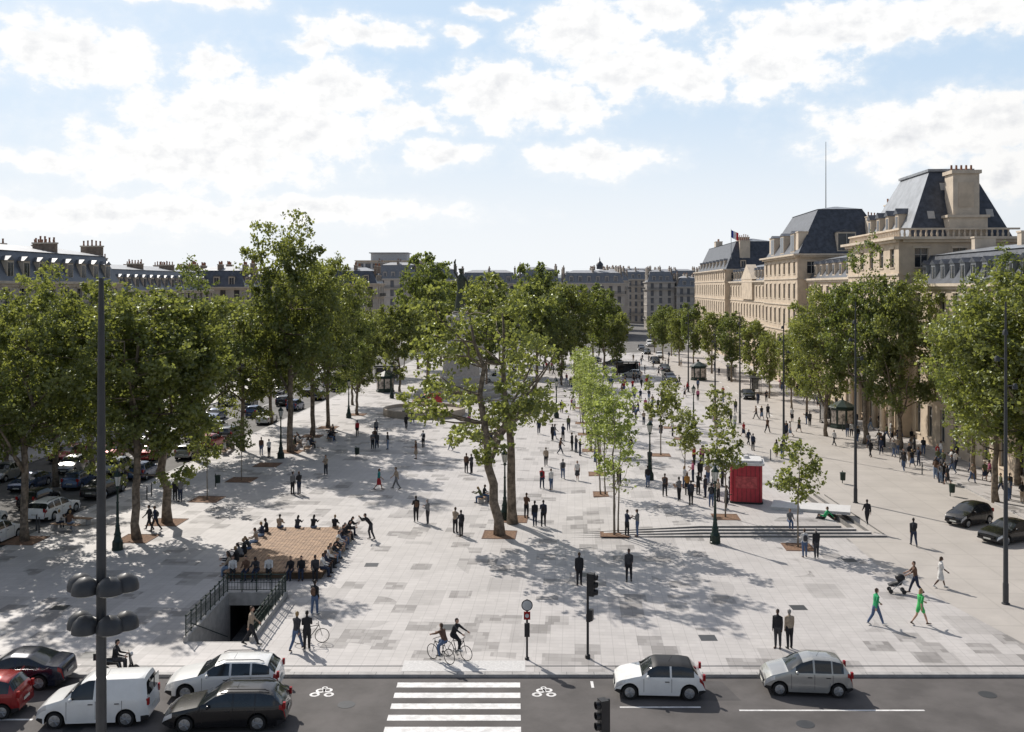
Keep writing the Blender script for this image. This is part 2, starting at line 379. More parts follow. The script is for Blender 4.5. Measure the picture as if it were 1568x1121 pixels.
b.obj('terrace_steps',[M_pave,mat('step_riser',(.2,.195,.19),.8)])  # risers coloured darker than the treads, for their backlit shade
# ---------------------------------------------------------------- metro entrance
b=MB(); n=16
for i in range(n):
    y0=HY0+.1+i*.34; z=-.16*(i+1); b.box(HX0+.22,HX1-.22,y0,y0+.34,z-.4,z,0)
dz=-.16*n
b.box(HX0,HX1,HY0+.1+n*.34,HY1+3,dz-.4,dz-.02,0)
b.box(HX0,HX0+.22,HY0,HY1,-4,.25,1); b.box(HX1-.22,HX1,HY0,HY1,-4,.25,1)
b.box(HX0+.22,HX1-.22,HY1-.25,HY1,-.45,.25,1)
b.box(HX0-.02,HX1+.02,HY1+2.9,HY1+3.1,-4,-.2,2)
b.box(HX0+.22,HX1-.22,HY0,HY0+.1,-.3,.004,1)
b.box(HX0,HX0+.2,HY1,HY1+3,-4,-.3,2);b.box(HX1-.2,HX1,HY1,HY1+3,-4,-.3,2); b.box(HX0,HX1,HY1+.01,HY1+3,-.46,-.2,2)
def rail(p0,p1,zb=.25,h=.95):
    p0=Vector(p0);p1=Vector(p1);L=(p1-p0).length;k=max(2,int(L/.75))
    up=Vector((0,0,1))
    for hh,r in ((h,.035),(.12,.02),(h*.55,.016),(h*.78,.014)):
        b.tube([p0+up*(zb+hh),p1+up*(zb+hh)],[r,r],6,3)
    for i in range(k+1):
        p=p0.lerp(p1,i/k); b.tube([p+up*zb,p+up*(zb+h)],[.03,.03],6,3); b.ell(p+up*(zb+h+.05),(.05,.05,.06),3,6,5)
    kk=k*5
    for i in range(kk):
        p=p0.lerp(p1,(i+.5)/kk); b.tube([p+up*(zb+.12),p+up*(zb+h*.78)],[.012,.012],4,3)
rail((HX0+.1,HY0+.1,0),(HX0+.1,HY1-.1,0)); rail((HX1-.1,HY0+.1,0),(HX1-.1,HY1-.1,0)); rail((HX0+.1,HY1-.12,0),(HX1-.1,HY1-.12,0))
b.tube([(HX0+.35,HY0+.2,.85),(HX0+.35,HY1-1,-1.9)],[.025,.025],6,3)
b.obj('metro_entrance',[M_kerb,mat('metro_wall',(.40,.385,.365),.8),M_dark,M_green],smooth=40)
# ---------------------------------------------------------------- trees
def tree_mesh(name,seed,h,th,r0,rx,ncl,nleaf,leaf=.27,cr=1.25,lean=(0,0),mleaf=None,mbark=None,nlimb=6,zlo=.9,top=1.0,crz=.75,stems=None,up=.7,fork_wig=.35):
    rng=np.random.default_rng(seed); b=MB()
    zb=th*zlo; zc=(zb+h)/2; rz=(h-zb)/2
    nodes=[]
    base=Vector((0,0,-.15)); fork=Vector((lean[0]*th/h,lean[1]*th/h,th))
    tops=Vector((lean[0],lean[1],h*.86))
    def wig(a,c,k,am):
        out=[]
        for i in range(k+1):
            t_=i/k; p=a.lerp(c,t_); s_=math.sin(t_*math.pi)
            out.append(p+Vector((rng.normal()*am*s_,rng.normal()*am*s_,rng.normal()*am*.3*s_)))
        return out
    sts=stems or [((0,0),(0,0))]
    for (ox,oy),(lx,ly) in sts:
        A=base+Vector((ox,oy,0)); Fk=fork+Vector((ox+lx*.5,oy+ly*.5,0)); Tp=tops+Vector((ox+lx,oy+ly,0))
        tr=wig(A,Fk,5,.10*r0/.3); up_=wig(Fk,Tp,5,fork_wig)
        pts=tr+up_[1:]; rs=[r0*(1.35 if i==0 else 1.05-.05*i) for i in range(6)]+[r0*(.72-.13*i) for i in range(5)]
        b.tube(pts,rs,8,0)
        for p,r in zip(pts[4:],rs[4:]): nodes.append((p,r))
    for i in range(nlimb):
        a=2*math.pi*(i+rng.uniform(-.3,.3))/nlimb; j=rng.integers(0,max(1,len(nodes)-3)) if i>2 else rng.integers(0,2)
        p0,r=nodes[min(j,6)]
        e=Vector((lean[0]*.6+math.cos(a)*rx*.72,lean[1]*.6+math.sin(a)*rx*.72,min(h*.9,p0.z+rz*rng.uniform(.5,1.2))))
        pts=wig(p0,e,5,.3 if r0>.15 else .08); pts[2]+=Vector((0,0,-.2 if r0>.15 else 0)); rr=[r*.6*(1-.15*k) for k in range(6)]
        b.tube(pts,rr,6,0)
        for p,q_ in zip(pts[1:],rr[1:]): nodes.append((p,q_))
    cen=[];tries=0
    ph=rng.uniform(0,6.28,6)
    while len(cen)<ncl and tries<ncl*60:
        tries+=1
        d=rng.normal(size=3); d/=np.linalg.norm(d); az_=math.atan2(d[1],d[0])
        k=1+.18*math.sin(2*az_+ph[0])+.15*math.sin(3*az_+ph[1])*abs(d[2])+.14*math.sin(5*d[2]+ph[2])
        if d[2]<0: k*=.92
        r=rng.uniform(.2,1)**.45*k
        p=np.array([d[0]*rx*r+lean[0]*.75,d[1]*rx*r+lean[1]*.75,zc+d[2]*rz*r*top])
        if all(np.linalg.norm((p-c)*np.array([1,1,1.2]))>cr*.85 for c in cen): cen.append(p)
    P_=[];V=[]
    for c in cen:
        cv=Vector(c); best=min(nodes,key=lambda q_:(q_[0]-cv).length+max(0,q_[0].z-cv.z)*1.5)
        mid=best[0].lerp(cv,.55)+Vector((rng.normal()*.2,rng.normal()*.2,-.15))*(1 if r0>.15 else .4); r=min(best[1]*.5,.07*r0/.3+.01)
        b.tube([best[0],mid,cv],[r,r*.7,r*.3],4,0)
        n=int(nleaf/len(cen)*rng.uniform(.5,1.5)); rr=cr*rng.uniform(.7,1.35)
        dd=rng.normal(size=(n,3)); dd/=np.linalg.norm(dd,axis=1)[:,None]
        sub=rng.normal(size=(11,3)); sub/=np.linalg.norm(sub,axis=1)[:,None]; sub*=rr*rng.uniform(.45,1.25,(11,1)); idx=rng.integers(0,11,n)
        dd=sub[idx]+dd*(rng.uniform(0,1,n)**.6*rr*.46)[:,None]; dd[:,2]*=crz
        P_.append(c+dd); V.append(np.clip(.2+.4*rng.uniform()+rng.uniform(-.3,.45,n),0,1))
    P_=np.concatenate(P_);V=np.concatenate(V);n=len(P_)
    nn=rng.normal(size=(n,3))+np.array([0,0,up]); nn/=np.linalg.norm(nn,axis=1)[:,None]
    a=np.cross(nn,rng.normal(size=(n,3))); a/=np.linalg.norm(a,axis=1)[:,None]; c_=np.cross(nn,a)
    s=(leaf*rng.uniform(.65,1.3,n))[:,None]
    q4=np.stack([P_-a*s*.5,P_+c_*s*.42+nn*s*.1,P_+a*s*.5,P_-c_*s*.42+nn*s*.1],axis=1).reshape(-1,3)
    nb=len(b.v); allv=np.concatenate([np.array(b.v),q4]); 
    me=bpy.data.meshes.new(name); me.vertices.add(len(allv)); me.vertices.foreach_set('co',allv.ravel())
    bl=[i for f in b.f for i in f]; ls=[];tot=0
    for f in b.f: ls.append(tot); tot+=len(f)
    li=np.concatenate([np.array(bl),np.arange(nb,nb+4*n)]); ls=np.concatenate([np.array(ls),tot+4*np.arange(n)])
    me.loops.add(len(li)); me.loops.foreach_set('vertex_index',li.astype(np.int32))
    me.polygons.add(len(ls)); me.polygons.foreach_set('loop_start',ls.astype(np.int32))
    me.materials.append(mbark or M_bark); me.materials.append(mleaf or M_leaf)
    me.polygons.foreach_set('material_index',np.concatenate([np.zeros(len(b.f)),np.ones(n)]).astype(np.int32))
    me.polygons.foreach_set('use_smooth',np.concatenate([np.ones(len(b.f)),np.zeros(n)]).astype(bool))
    at=me.attributes.new('v','FLOAT','POINT'); at.data.foreach_set('value',np.concatenate([np.zeros(nb),np.repeat(V,4)]).astype(np.float32))
    me.update(calc_edges=True); me.validate(); return me
TA=[tree_mesh('plane_tree_a',1,18,6,.30,5.0,80,20000,leaf=.28,cr=1.2),tree_mesh('plane_tree_b',2,18,5.5,.28,5.3,88,21000,leaf=.28,cr=1.2),
    tree_mesh('plane_tree_c',3,18,6.5,.30,4.4,66,16000,leaf=.28,cr=1.15,lean=(1.2,.3)),tree_mesh('plane_tree_d',4,18,5,.32,5.6,90,22000,leaf=.28,mleaf=M_leafd),
    tree_mesh('plane_tree_e',14,18,4.2,.30,5.2,95,23000,leaf=.28,mleaf=M_leaf)]
TF=[tree_mesh('far_tree_a',51,18,4.5,.30,5.2,75,9500,leaf=.46,cr=1.3),tree_mesh('far_tree_b',52,18,4.5,.30,5.0,70,9000,leaf=.46,cr=1.3,mleaf=M_leafd),tree_mesh('far_tree_c',53,18,4.5,.30,4.6,70,9000,leaf=.46,cr=1.3)]
TCn=tree_mesh('plane_tree_open',21,17.6,5.8,.33,6.4,72,9800,leaf=.29,cr=1.0,lean=(-1.3,.5),nlimb=10,zlo=.8,stems=[((0,0),(-.8,0)),((.9,3.2),(.6,-1.5))])
TY=[tree_mesh('young_tree_a',31,10.3,3.2,.06,1.6,44,2800,leaf=.2,cr=.55,mleaf=M_leafy,mbark=M_barkl,nlimb=5,fork_wig=.12,stems=[((0,0),(.1,0)),((.35,.1),(.5,.1)),((-.3,.15),(-.4,0))]),
    tree_mesh('young_tree_b',32,10.3,3.0,.06,1.45,42,2700,leaf=.2,cr=.55,mleaf=M_leafy,mbark=M_barkl,nlimb=5,fork_wig=.12,stems=[((0,0),(.1,.2)),((.3,.2),(.4,.3))])]
TS=[tree_mesh('small_tree_a',41,7,3.2,.055,1.5,28,1900,leaf=.22,cr=.5,mbark=M_barkl,nlimb=5,fork_wig=.1),
    tree_mesh('small_tree_b',42,7,3.0,.055,1.35,26,1700,leaf=.22,cr=.5,mbark=M_barkl,nlimb=5,fork_wig=.1)]
def tree(mesh,px,py,topy,bh,w=1.0,rot=None,name='plane_tree'):
    x,y,z=G(px,py); h=EYE*(py-topy)/(py-440.0)
    s=h/bh; return place(name,mesh,(x,y,z),random.uniform(0,360) if rot is None else rot,(s*w,s*w,s))
def pit(x,y,z,s=1.1):
    b=MB(); b.box(-s,s,-s,s,.0,.012,0); 
    for a in (-1,1): b.box(-s-.05,s+.05,a*s-.04,a*s+.04,0,.03,1); b.box(a*s-.04,a*s+.04,-s+.04,s-.04,0,.028,1)
    b.obj('tree_pit',[M_soil,mat('corten_edge',(.16,.09,.06),.8)],loc=(x,y,z+.004),rot=-AXA)
def pt(px,py,s=1.1): x,y,z=G(px,py); pit(x,y,z,s)
big=[(38,828,442,0,.9),(210,825,420,1,1.0),(256,800,432,2,1.1),(445,692,358,0,.82),(478,668,388,1,.8),(502,655,430,3,.75),(547,635,472,4,.8),
 (-60,800,455,3,1.0),(85,745,482,3,.95),(140,720,466,4,.95),(300,705,442,3,1.0),(372,690,450,1,.95),(415,650,450,4,.8),(10,715,482,3,1.0),(540,620,470,4,.75)]
for px,py,ty,k,w in big: tree(TA[k],px,py,ty,18,w)
for px,py in ((38,828),(210,825),(256,800),(445,692),(478,668),(502,655),(547,635),(317,765),(370,735),(410,712)): pt(px,py)
tree(TS[0],317,765,640,7,.9,name='young_plane_tree'); tree(TS[1],370,735,640,7,.9,name='young_plane_tree')
place('plane_tree',TCn,(G(765,819)[0],G(765,819)[1],0),0); pt(765,819); pt(784,795)
for px,py,ty,k,w in [(655,590,390,1,.85),(612,600,455,0,.8),(690,575,418,0,.85),(728,570,428,2,.9),(745,590,470,1,.8),(822,585,405,1,.75),(790,575,440,0,.8),(880,572,434,2,.85),(925,570,446,1,.8),(855,560,428,0,.85),(908,556,436,1,.85),(590,575,478,1,.8),(640,565,440,2,.85),(765,556,436,1,.85),(860,590,475,0,.7),(945,575,478,2,.7),(675,560,424,1,.9),(835,556,426,2,.9),(570,580,478,0,.8)]:
    tree(TF[k],px,py,ty,18,w)
for px,py,ty,k in [(941,817,588,0),(927,757,562,1),(918,726,575,0),(906,690,548,1),(898,665,535,0),(893,648,530,1),(888,625,535,0)]:
    tree(TY[k],px,py,ty,10.3,name='young_tree'); pt(px,py,.95)
for px,py,ty,k in [(1012,697,578,0),(1049,745,630,1),(1098,690,592,0),(1111,792,648,1),(1222,838,668,0),(1028,655,580,1),(1046,672,625,0)]:
    tree(TS[k],px,py,ty,7,name='young_tree'); pt(px,py,.9)
for px,py,ty,k,w in [(1265,668,442,4,.75),(1325,680,408,3,.8),(1378,690,424,4,.75),(1235,640,475,1,.75),(1525,770,440,1,.95),(1600,790,400,4,1.1),(1490,735,462,3,.75),(1560,745,430,3,.95)]:
    tree(TA[k],px,py,ty,18,w)
for px,py,ty,k,w in [(1155,598,482,0,.8),(1120,585,478,1,.75),(1178,610,508,2,.75),(1090,572,470,0,.8),(1062,565,464,1,.7),(1040,560,472,2,.7),(1015,552,468,1,.75),(1212,625,500,2,.7),(1002,540,478,0,.7),(1028,545,470,1,.7)]:
    tree(TF[k],px,py,ty,18,w)
# ---------------------------------------------------------------- buildings
class Bld:
    def __init__(s,name,loc,ang,mw=None,mroof=None):
        s.e=empty(name,loc); s.e.rotation_euler=(0,0,rad(ang)); s.p={}
        s.mats={'walls':mw or M_stone,'trim':M_stone2,'windows':M_glassb,'window_frames':M_frame,'roof':mroof or M_zincd,'slate':M_slate,'balconies':M_iron,'chimneys':M_brick,'chimney_pots':M_pot,'roof_top':M_zinc}
        s.T=Matrix()
    def g(s,k):
        if k not in s.p: s.p[k]=MB()
        s.p[k].T=s.T; return s.p[k]
    def done(s):
        for k,b in s.p.items(): b.obj(k,[s.mats[k]],parent=s.e)
    def facade(s,T,L,floors,bay=3.2,ww=1.2,z0=0,inset=0,bal=(),muntin=True,cor=.5):
        s.T=T; W=s.g('walls')
        u0,u1=inset,L-inset; n=max(1,int(round((L-.8)/bay))); bw=(L-.8)/n; z=z0
        cs=[.4+bw*(i+.5) for i in range(n)]
        for fi,(fh,sill,wh) in enumerate(floors):
            W.box(u0,u1,0,.35,z,z+sill); zt=z+sill+wh; W.box(u0,u1,0,.35,zt,z+fh)
            e=u0
            for c in cs+[None]:
                r=(c-ww/2) if c is not None else u1
                W.box(e,r,0,.35,z+sill,zt)
                if c is not None: e=c+ww/2
            s.g('windows').add([(u0+.05,.28,z+sill),(u1-.05,.28,z+sill),(u1-.05,.28,zt),(u0+.05,.28,zt)],[(0,1,2,3)])
            if muntin:
                F=s.g('window_frames')
                for c in cs:
                    F.box(c-.04,c+.04,.2,.26,z+sill,zt); F.box(c-ww/2,c+ww/2,.2,.262,z+sill+wh*.66,z+sill+wh*.66+.07)
                    F.box(c-ww/2,c-ww/2+.07,.18,.261,z+sill,zt);F.box(c+ww/2-.07,c+ww/2,.18,.261,z+sill,zt)
            Tm=s.g('trim')
            for c in cs:
                Tm.box(c-ww/2-.18,c+ww/2+.18,-.09,-.002,zt+.01,zt+.22); Tm.box(c-ww/2-.1,c+ww/2+.1,-.1,-.002,z+sill-.14,z+sill-.01)
            Tm.box(u0-(.1 if inset==0 else 0),u1+(.1 if inset==0 else 0),-.14 if inset==0 else -.137,-.003,z+fh-.25,z+fh-.03)
            if fi in bal:
                Bk=s.g('balconies'); Tm.box(u0,u1,-.6,-.145,z-.08,z+.06)
                Bk.box(u0,u1,-.58,-.54,z+.95,z+1.0)
                k=int((u1-u0)/.3)
                for i in range(k): Bk.box(u0+.3*i,u0+.3*i+.07,-.57,-.55,z+.07,z+.95)
            z+=fh
        Tm=s.g('trim'); c_=cor if inset==0 else cor-.004
        Tm.box(u0-(cor if inset==0 else 0),u1+(cor if inset==0 else 0),-c_,.3,z,z+.3); Tm.box(u0-.2*(inset==0),u1+.2*(inset==0),-c_*.5,-.004,z-.02-.3,z-.004)
        return z
    def block(s,x0,y0,L,Wd,floors,bay=3.2,ww=1.2,z0=0,bal=(),cor=.5,muntin=True,sides=(0,1,2,3)):
        B=Matrix.Translation((x0,y0,0)); R=lambda a:Matrix.Rotation(rad(a),4,'Z'); z=0
        Ts=[(B,L,0),(B@Matrix.Translation((L,0,0))@R(90),Wd,.36),(B@Matrix.Translation((L,Wd,0))@R(180),L,0),(B@Matrix.Translation((0,Wd,0))@R(270),Wd,.36)]
        for i,(T,l,ins) in enumerate(Ts):
            if i in sides: z=s.facade(T,l,floors,bay,ww,z0,ins,bal if i in(0,1,3) else (),cor=cor,muntin=muntin)
        s.T=B
        s.g('walls').box(.5,L-.5,.5,Wd-.5,z0,z+.2)
        return z+.3
    def mansard(s,x0,y0,L,Wd,z,h=3.6,ins=1.6,mat='roof',dorm=3.2,caps=1.0,dsides=(0,1,2,3),dw=.65,dh=1.9,dm='trim'):
        B=Matrix.Translation((x0,y0,0)); s.T=B
        s.g(mat).frus((.2,L-.2,.2,Wd-.2),z,(ins,L-ins,ins,Wd-ins),z+h)
        if caps: s.g('roof_top').frus((ins-.15,L-ins+.15,ins-.15,Wd-ins+.15),z+h+.003,(ins+2.5 if L>8 else ins+.5,L-ins-2.5 if L>8 else L-ins-.5,Wd/2-.3,Wd/2+.3),z+h+caps)
        R=lambda a:Matrix.Rotation(rad(a),4,'Z')
        Ts=[(B,L),(B@Matrix.Translation((L,0,0))@R(90),Wd),(B@Matrix.Translation((L,Wd,0))@R(180),L),(B@Matrix.Translation((0,Wd,0))@R(270),Wd)]
        if dorm:
            for i,(T,l) in enumerate(Ts):
                if i not in dsides: continue
                s.T=T; n=max(1,int(round((l-3)/dorm))); bw=(l-3)/n
                for k in range(n):
                    c=1.5+bw*(k+.5); zz=z+.35
                    s.g(dm).box(c-dw,c+dw,.42,1.9,zz,zz+dh); s.g('windows').box(c-dw+.16,c+dw-.16,.39,.417,zz+.2,zz+dh-.25)
                    s.g('window_frames').box(c-.03,c+.03,.37,.388,zz+.2,zz+dh-.25)
                    s.g(mat).add([(c-dw-.15,.3,zz+dh),(c+dw+.15,.3,zz+dh),(c,.3,zz+dh+.5),(c-dw-.15,2.2,zz+dh),(c+dw+.15,2.2,zz+dh),(c,2.2,zz+dh+.5)],[(0,1,2),(3,5,4),(0,2,5,3),(1,4,5,2),(0,3,4,1)])
        s.T=B
    def chimney(s,x0,x1,y0,y1,z0,z1,k='chimneys',pots=True):
        s.T=Matrix(); s.g(k).box(x0,x1,y0,y1,z0,z1); s.g('trim').box(x0-.08,x1+.08,y0-.08,y1+.08,z1+.002,z1+.18)
        if pots:
            dx,dy=x1-x0,y1-y0; n=max(2,int(max(dx,dy)/.5))
            for i in range(n):
                t_=(i+.5)/n; c=(x0+dx*t_,(y0+y1)/2) if dx>dy else ((x0+x1)/2,y0+dy*t_)
                s.g('chimney_pots').lathe([(.13,0),(.1,.3),(.12,.5+.3*random.random())],(c[0],c[1],z1+.18),7)
def haussmann(name,loc,ang,L,Wd,n=5,mw=None,mroof=None,muntin=True,bay=3.1,mh=3.6,fh=3.2):
    s=Bld(name,loc,ang,mw,mroof); fl=[(4.2,.6,2.9)]+[(fh,.5,2.25)]*(n-1)
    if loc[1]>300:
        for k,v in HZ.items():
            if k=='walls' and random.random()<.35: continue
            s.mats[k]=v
    z=s.block(0,0,L,Wd,fl,bay=bay,bal=(1,n-1),muntin=muntin); s.mansard(0,0,L,Wd,z,h=mh,dorm=bay)
    k=max(2,int(L/12))
    for i in range(k+1):
        x=min(L-1.0,max(.6,L*i/k)); s.chimney(x-.3,x+.3,2.2,Wd*.36,z+.5,z+mh+1.0+random.random()*.7); s.chimney(x-.3,x+.3,Wd*.62,Wd-2.2,z+.5,z+mh+1.0+random.random()*.7)
    s.done(); return s
uA=90-AXA
M_cream=mat('cream_stone',(.50,.44,.37),.9,var=.15,scale=.5)
haussmann('haussmann_building',(ax(-61,94),94,0),uA,38,14,5,M_cream,fh=3.3,mh=3.4)
haussmann('haussmann_building',(ax(-61,50),50,0),uA,43,14,5,M_cream,fh=3.35,mh=3.4)
haussmann('haussmann_building',(-98,212,0),0,26,14,5,M_stoneg,muntin=False,mh=3.3,fh=3.0)
haussmann('haussmann_building',(-71.5,215,0),0,13,14,5,M_cream,muntin=False,mh=3.6,fh=3.15)
haussmann('haussmann_building',(-70,262,0),0,20,14,5,M_stoneg,muntin=False,mh=3.2,fh=3.2)
haussmann('haussmann_building',(-49.5,266,0),0,13,14,5,M_cream,muntin=False,mh=3.4,fh=3.4)
haussmann('haussmann_building',(ax(-75,133),150,0),uA,55,14,5,M_stoneg,muntin=False,fh=3.0)
haussmann('haussmann_building',(-46,332,0),0,14,14,6,M_stone,muntin=False,mh=4.6,fh=3.1)
haussmann('haussmann_building',(-31.5,330,0),0,13,14,6,M_cream,muntin=False,mh=3.6,fh=3.0)
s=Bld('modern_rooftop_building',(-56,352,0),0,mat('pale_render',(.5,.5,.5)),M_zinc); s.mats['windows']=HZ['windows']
z=s.block(0,0,24,14,[(3.3,.8,1.7)]*8,bay=2.6,ww=1.9,muntin=False); s.T=Matrix(); s.g('walls').box(5,18,2,12,z,z+2.6); s.g('roof_top').box(4.4,18.6,1.4,12.6,z+2.602,z+2.9); s.done()
haussmann('haussmann_building',(-18,338,0),0,20,14,5,M_stoneg,muntin=False,fh=3.5)
haussmann('haussmann_building',(2.2,334,0),0,14,14,5,M_cream,muntin=False,mh=4.2,fh=3.6)
s=haussmann('corner_building_with_cupola',(17,330,0),0,21,16,5,M_stone,muntin=False,mh=3.4,fh=3.5)
b=MB(); b.lathe([(1.1,0),(1.1,1.2),(1.3,1.3),(1.0,2.0),(.45,2.6),(.18,2.9),(.18,3.4),(.03,4.2)],(13,5,23.2),12); b.obj('cupola',[M_slate],parent=s.e,smooth=40)
for (x,y,L,n,mw,mh,fh) in ((54,392,11,6,M_stone,4,2.95),(65.4,388,9,5,M_cream,3.4,3.2),(74.8,392,13,6,M_stoneg,3.6,3.05),(88.3,398,14,6,M_stone,3.8,3.1),(52,470,15,6,M_stoneg,3.4,3.3),(46.5,440,6.2,6,M_stone,3.6,3.0),(54,560,20,6,M_cream,3.6,3.5),(76,520,22,6,M_cream,3.8,3.5),(100,505,20,7,M_stoneg,3.8,3.2),(62,640,30,7,M_stone,3.8,3.4),(33,395,9,6,M_stoneg,4,3.0),(34,350,7.5,6,M_cream,3.2,3.0)):
    haussmann('haussmann_building',(x,y,0),random.uniform(-5,5),L,14,n,mw,random.choice([M_zincd,M_zinc]),muntin=False,mh=mh,fh=fh)
haussmann('haussmann_building',(-150,302,0),0,62,14,5,M_stoneg,muntin=False,fh=3.0)
# barracks on the right
def bp(zfar,off=0): return (ax(38+off,zfar),zfar,0)
A=-90-AXA
bk=Bld('barracks_building',bp(300),A,M_stone,M_zinc)
bk.mats['chimneys']=M_stone2
FLb=[(5.2,1.0,3.3),(4.6,.9,2.7),(4.4,.9,2.6)]
U=lambda z: (300-z)*math.sqrt(1+AX*AX)
u0,u1=0,U(240); z=bk.block(u0,-1.2,u1-u0,16,FLb+[(4.4,.9,2.5),(2.6,.5,1.5)],bay=4,ww=1.5); 
bk.mansard(u0+2,-.8,u1-u0-4,15,z,h=7,ins=3.2,mat='slate',dorm=7,caps=.8,dm='trim'); bk.chimney(u0+5,u0+8,4,6,z,z+9); bk.chimney(u1-9,u1-7,3,6,z,z+8); bk.chimney(u1-5,u1-3.4,3,5.5,z,z+7)
u0=u1; u1=U(188); z=bk.block(u0,0,u1-u0,14,FLb+[(3.9,.8,2.2)],bay=3.6,ww=1.4); bk.mansard(u0,0,u1-u0,14,z,h=3,ins=2,mat='slate',dorm=3.6)
bk.T=Matrix(); c=u0+26; bk.g('trim').add([(c-7,-.5,z+.35),(c+7,-.5,z+.35),(c,-.5,z+3.6),(c-7,1.5,z+.35),(c+7,1.5,z+.35),(c,1.5,z+3.6)],[(0,1,2),(3,5,4),(0,2,5,3),(1,4,5,2),(0,3,4,1)])
bk.g('walls').box(c-6.5,c+6.5,-.45,1.2,z-4,z+.3)
u0=u1; u1=U(160); z=bk.block(u0,-1.6,u1-u0,16,FLb+[(4.4,.9,2.5),(3.6,.7,1.9)],bay=4,ww=1.5,cor=.8)
bk.mansard(u0,-1.6,u1-u0,16,z,h=7.6,ins=4.4,mat='slate',dorm=9,caps=.6,dw=1.5,dh=3.2,dm='trim')
for uu in (u0+3,u1-3): bk.chimney(uu-1,uu+1,-1.0,.6,z,z+3.6,pots=False)
bk.chimney(u1-2.6,u1-.8,10,12.5,z,z+6)
bk.T=Matrix(); bk.g('balconies').tube([(u0+16,6,z+8),(u0+16,6,z+20)],[.08,.04],6)
u0=u1; u1=U(131); z=bk.block(u0,0,u1-u0,14,FLb+[(3.9,.8,2.2)],bay=3.6,ww=1.4); bk.mansard(u0,0,u1-u0,14,z,h=3,ins=2,mat='slate',dorm=3.6)
u0=u1; u1=U(110.5); PW=13.4; z=bk.block(u0,-1.4,u1-u0,PW,FLb+[(4.4,.9,2.5),(3.8,.7,2.1)],bay=4,ww=1.5,cor=.8)
bk.T=Matrix()
for i in range(34): bk.g('trim').lathe([(.1,0),(.14,.3),(.08,.6),(.12,.8)],(u0+.4+i*.6,-1.2,z),6)
bk.g('trim').box(u0,u1,-1.4,-1.0,z+.8,z+1.0)
for i in range(20): bk.g('trim').lathe([(.1,0),(.14,.3),(.08,.6),(.12,.8)],(u1-.2,-.7+i*.6,z),6)
bk.g('trim').box(u1-.4,u1,-.998,PW-1.5,z+.8,z+1.0)
RH=7.9
bk.g('roof').frus((u0+1.2,u1-1.2,0.0,PW-1.8),z,(u0+5.4,u1-5.0,3.7,PW-4.8),z+RH)
bk.g('roof').box(u0+5.2,u1-4.8,3.5,PW-4.6,z+RH+.002,z+RH+.3)
zz=z; e=.03
bk.g('slate').add([(u1-1.2+e,0.02,zz),(u1-1.2+e,PW-1.8,zz),(u1-5.0+e,PW-4.8,zz+RH),(u1-5.0+e,3.72,zz+RH)],[(0,1,2,3)])
for (vv,hh) in ((3.0,2.2),(9.6,2.4),(5.0,5.6)):
    f=hh/RH; uu=u1-1.2-3.8*f+.06; bk.g('window_frames').add([(uu+.02,vv-.4,zz+hh),(uu+.02,vv+.4,zz+hh),(uu-.42,vv+.4,zz+hh+.9),(uu-.42,vv-.4,zz+hh+.9)],[(0,1,2,3)])
for k in range(4):
    c=u0+3.5+k*3.6; bk.g('trim').box(c-.6,c+.6,.35,2,zz+1.2,zz+3.0); bk.g('windows').box(c-.4,c+.4,.32,.347,zz+1.4,zz+2.7)
    bk.g('slate').add([(c-.8,.2,zz+3.0),(c+.8,.2,zz+3.0),(c,.2,zz+3.7),(c-.8,2.4,zz+3),(c+.8,2.4,zz+3),(c,2.4,zz+3.7)],[(0,1,2),(3,5,4),(0,2,5,3),(1,4,5,2),(0,3,4,1)])
bk.g('trim').box(u1-2.6,u1-.6,4.3,8.6,zz,zz+2.2); bk.g('trim').box(u1-2.8,u1-.4,4.1,8.8,zz+2.202,zz+2.5); bk.g('trim').box(u1-3.4,u1-.9,4.9,7.8,zz+2.502,zz+7.2)
bk.g('trim').box(u1-3.6,u1-.7,4.7,8.0,zz+7.202,zz+7.6); bk.g('walls').box(u1-.897,u1-.85,5.5,7.2,zz+3.4,zz+6.2)
for i in range(5): bk.g('chimney_pots').lathe([(.14,0),(.11,.7)],(u1-2.2,5.2+i*.55,zz+7.6),7)
bk.chimney(u0+1.0,u0+2.4,3,5,z,z+5.0)
u0=u1; u1=U(60); z=bk.block(u0,0,u1-u0,13,[(5.2,1.0,3.3),(4.3,.9,2.6),(4.0,.9,2.4),(3.6,.8,2.1)],bay=3.6,ww=1.4)
bk.mansard(u0,0,u1-u0,13,z,h=3.1,ins=1.5,mat='slate',dorm=2.7,dw=.6,dh=1.7,dm='roof_top',caps=.8)
for k in range(4): bk.chimney(u0+4+k*11,u0+4.9+k*11,5,7.2,z+2,z+4.9,pots=False)
bk.done()
b=MB()
for i in range(6):
    zc_=112+i*3.2; b.lathe([(.45,0),(.45,.3),(.32,.35),(.28,5),(.42,5.2),(.42,5.5)],(ax(36.2,zc_),zc_,.12),10)
b.prism([(ax(35.6,111),111),(ax(37.8,111),111),(ax(37.8,129),129),(ax(35.6,129),129)],5.62,6.4)
b.obj('portico',[M_stone2],smooth=40)
b=MB(); fx,fy=ax(39,240),243
b.tube([(fx,fy,24),(fx,fy,31.5)],[.1,.05],6,0)
for i,m_ in enumerate((1,2,3)):
    b.add([(fx+.05+i*.6,fy,31.2-i*.25),(fx+.65+i*.6,fy+.1,30.95-i*.25),(fx+.65+i*.6,fy+.1,29.0-i*.3),(fx+.05+i*.6,fy,29.4-i*.3)],[(0,1,2,3)],m_)
b.obj('flag',[M_steel,mat('flag_blue',(.03,.05,.3)),mat('flag_white',(.8,.8,.8)),mat('flag_red',(.6,.02,.03))])
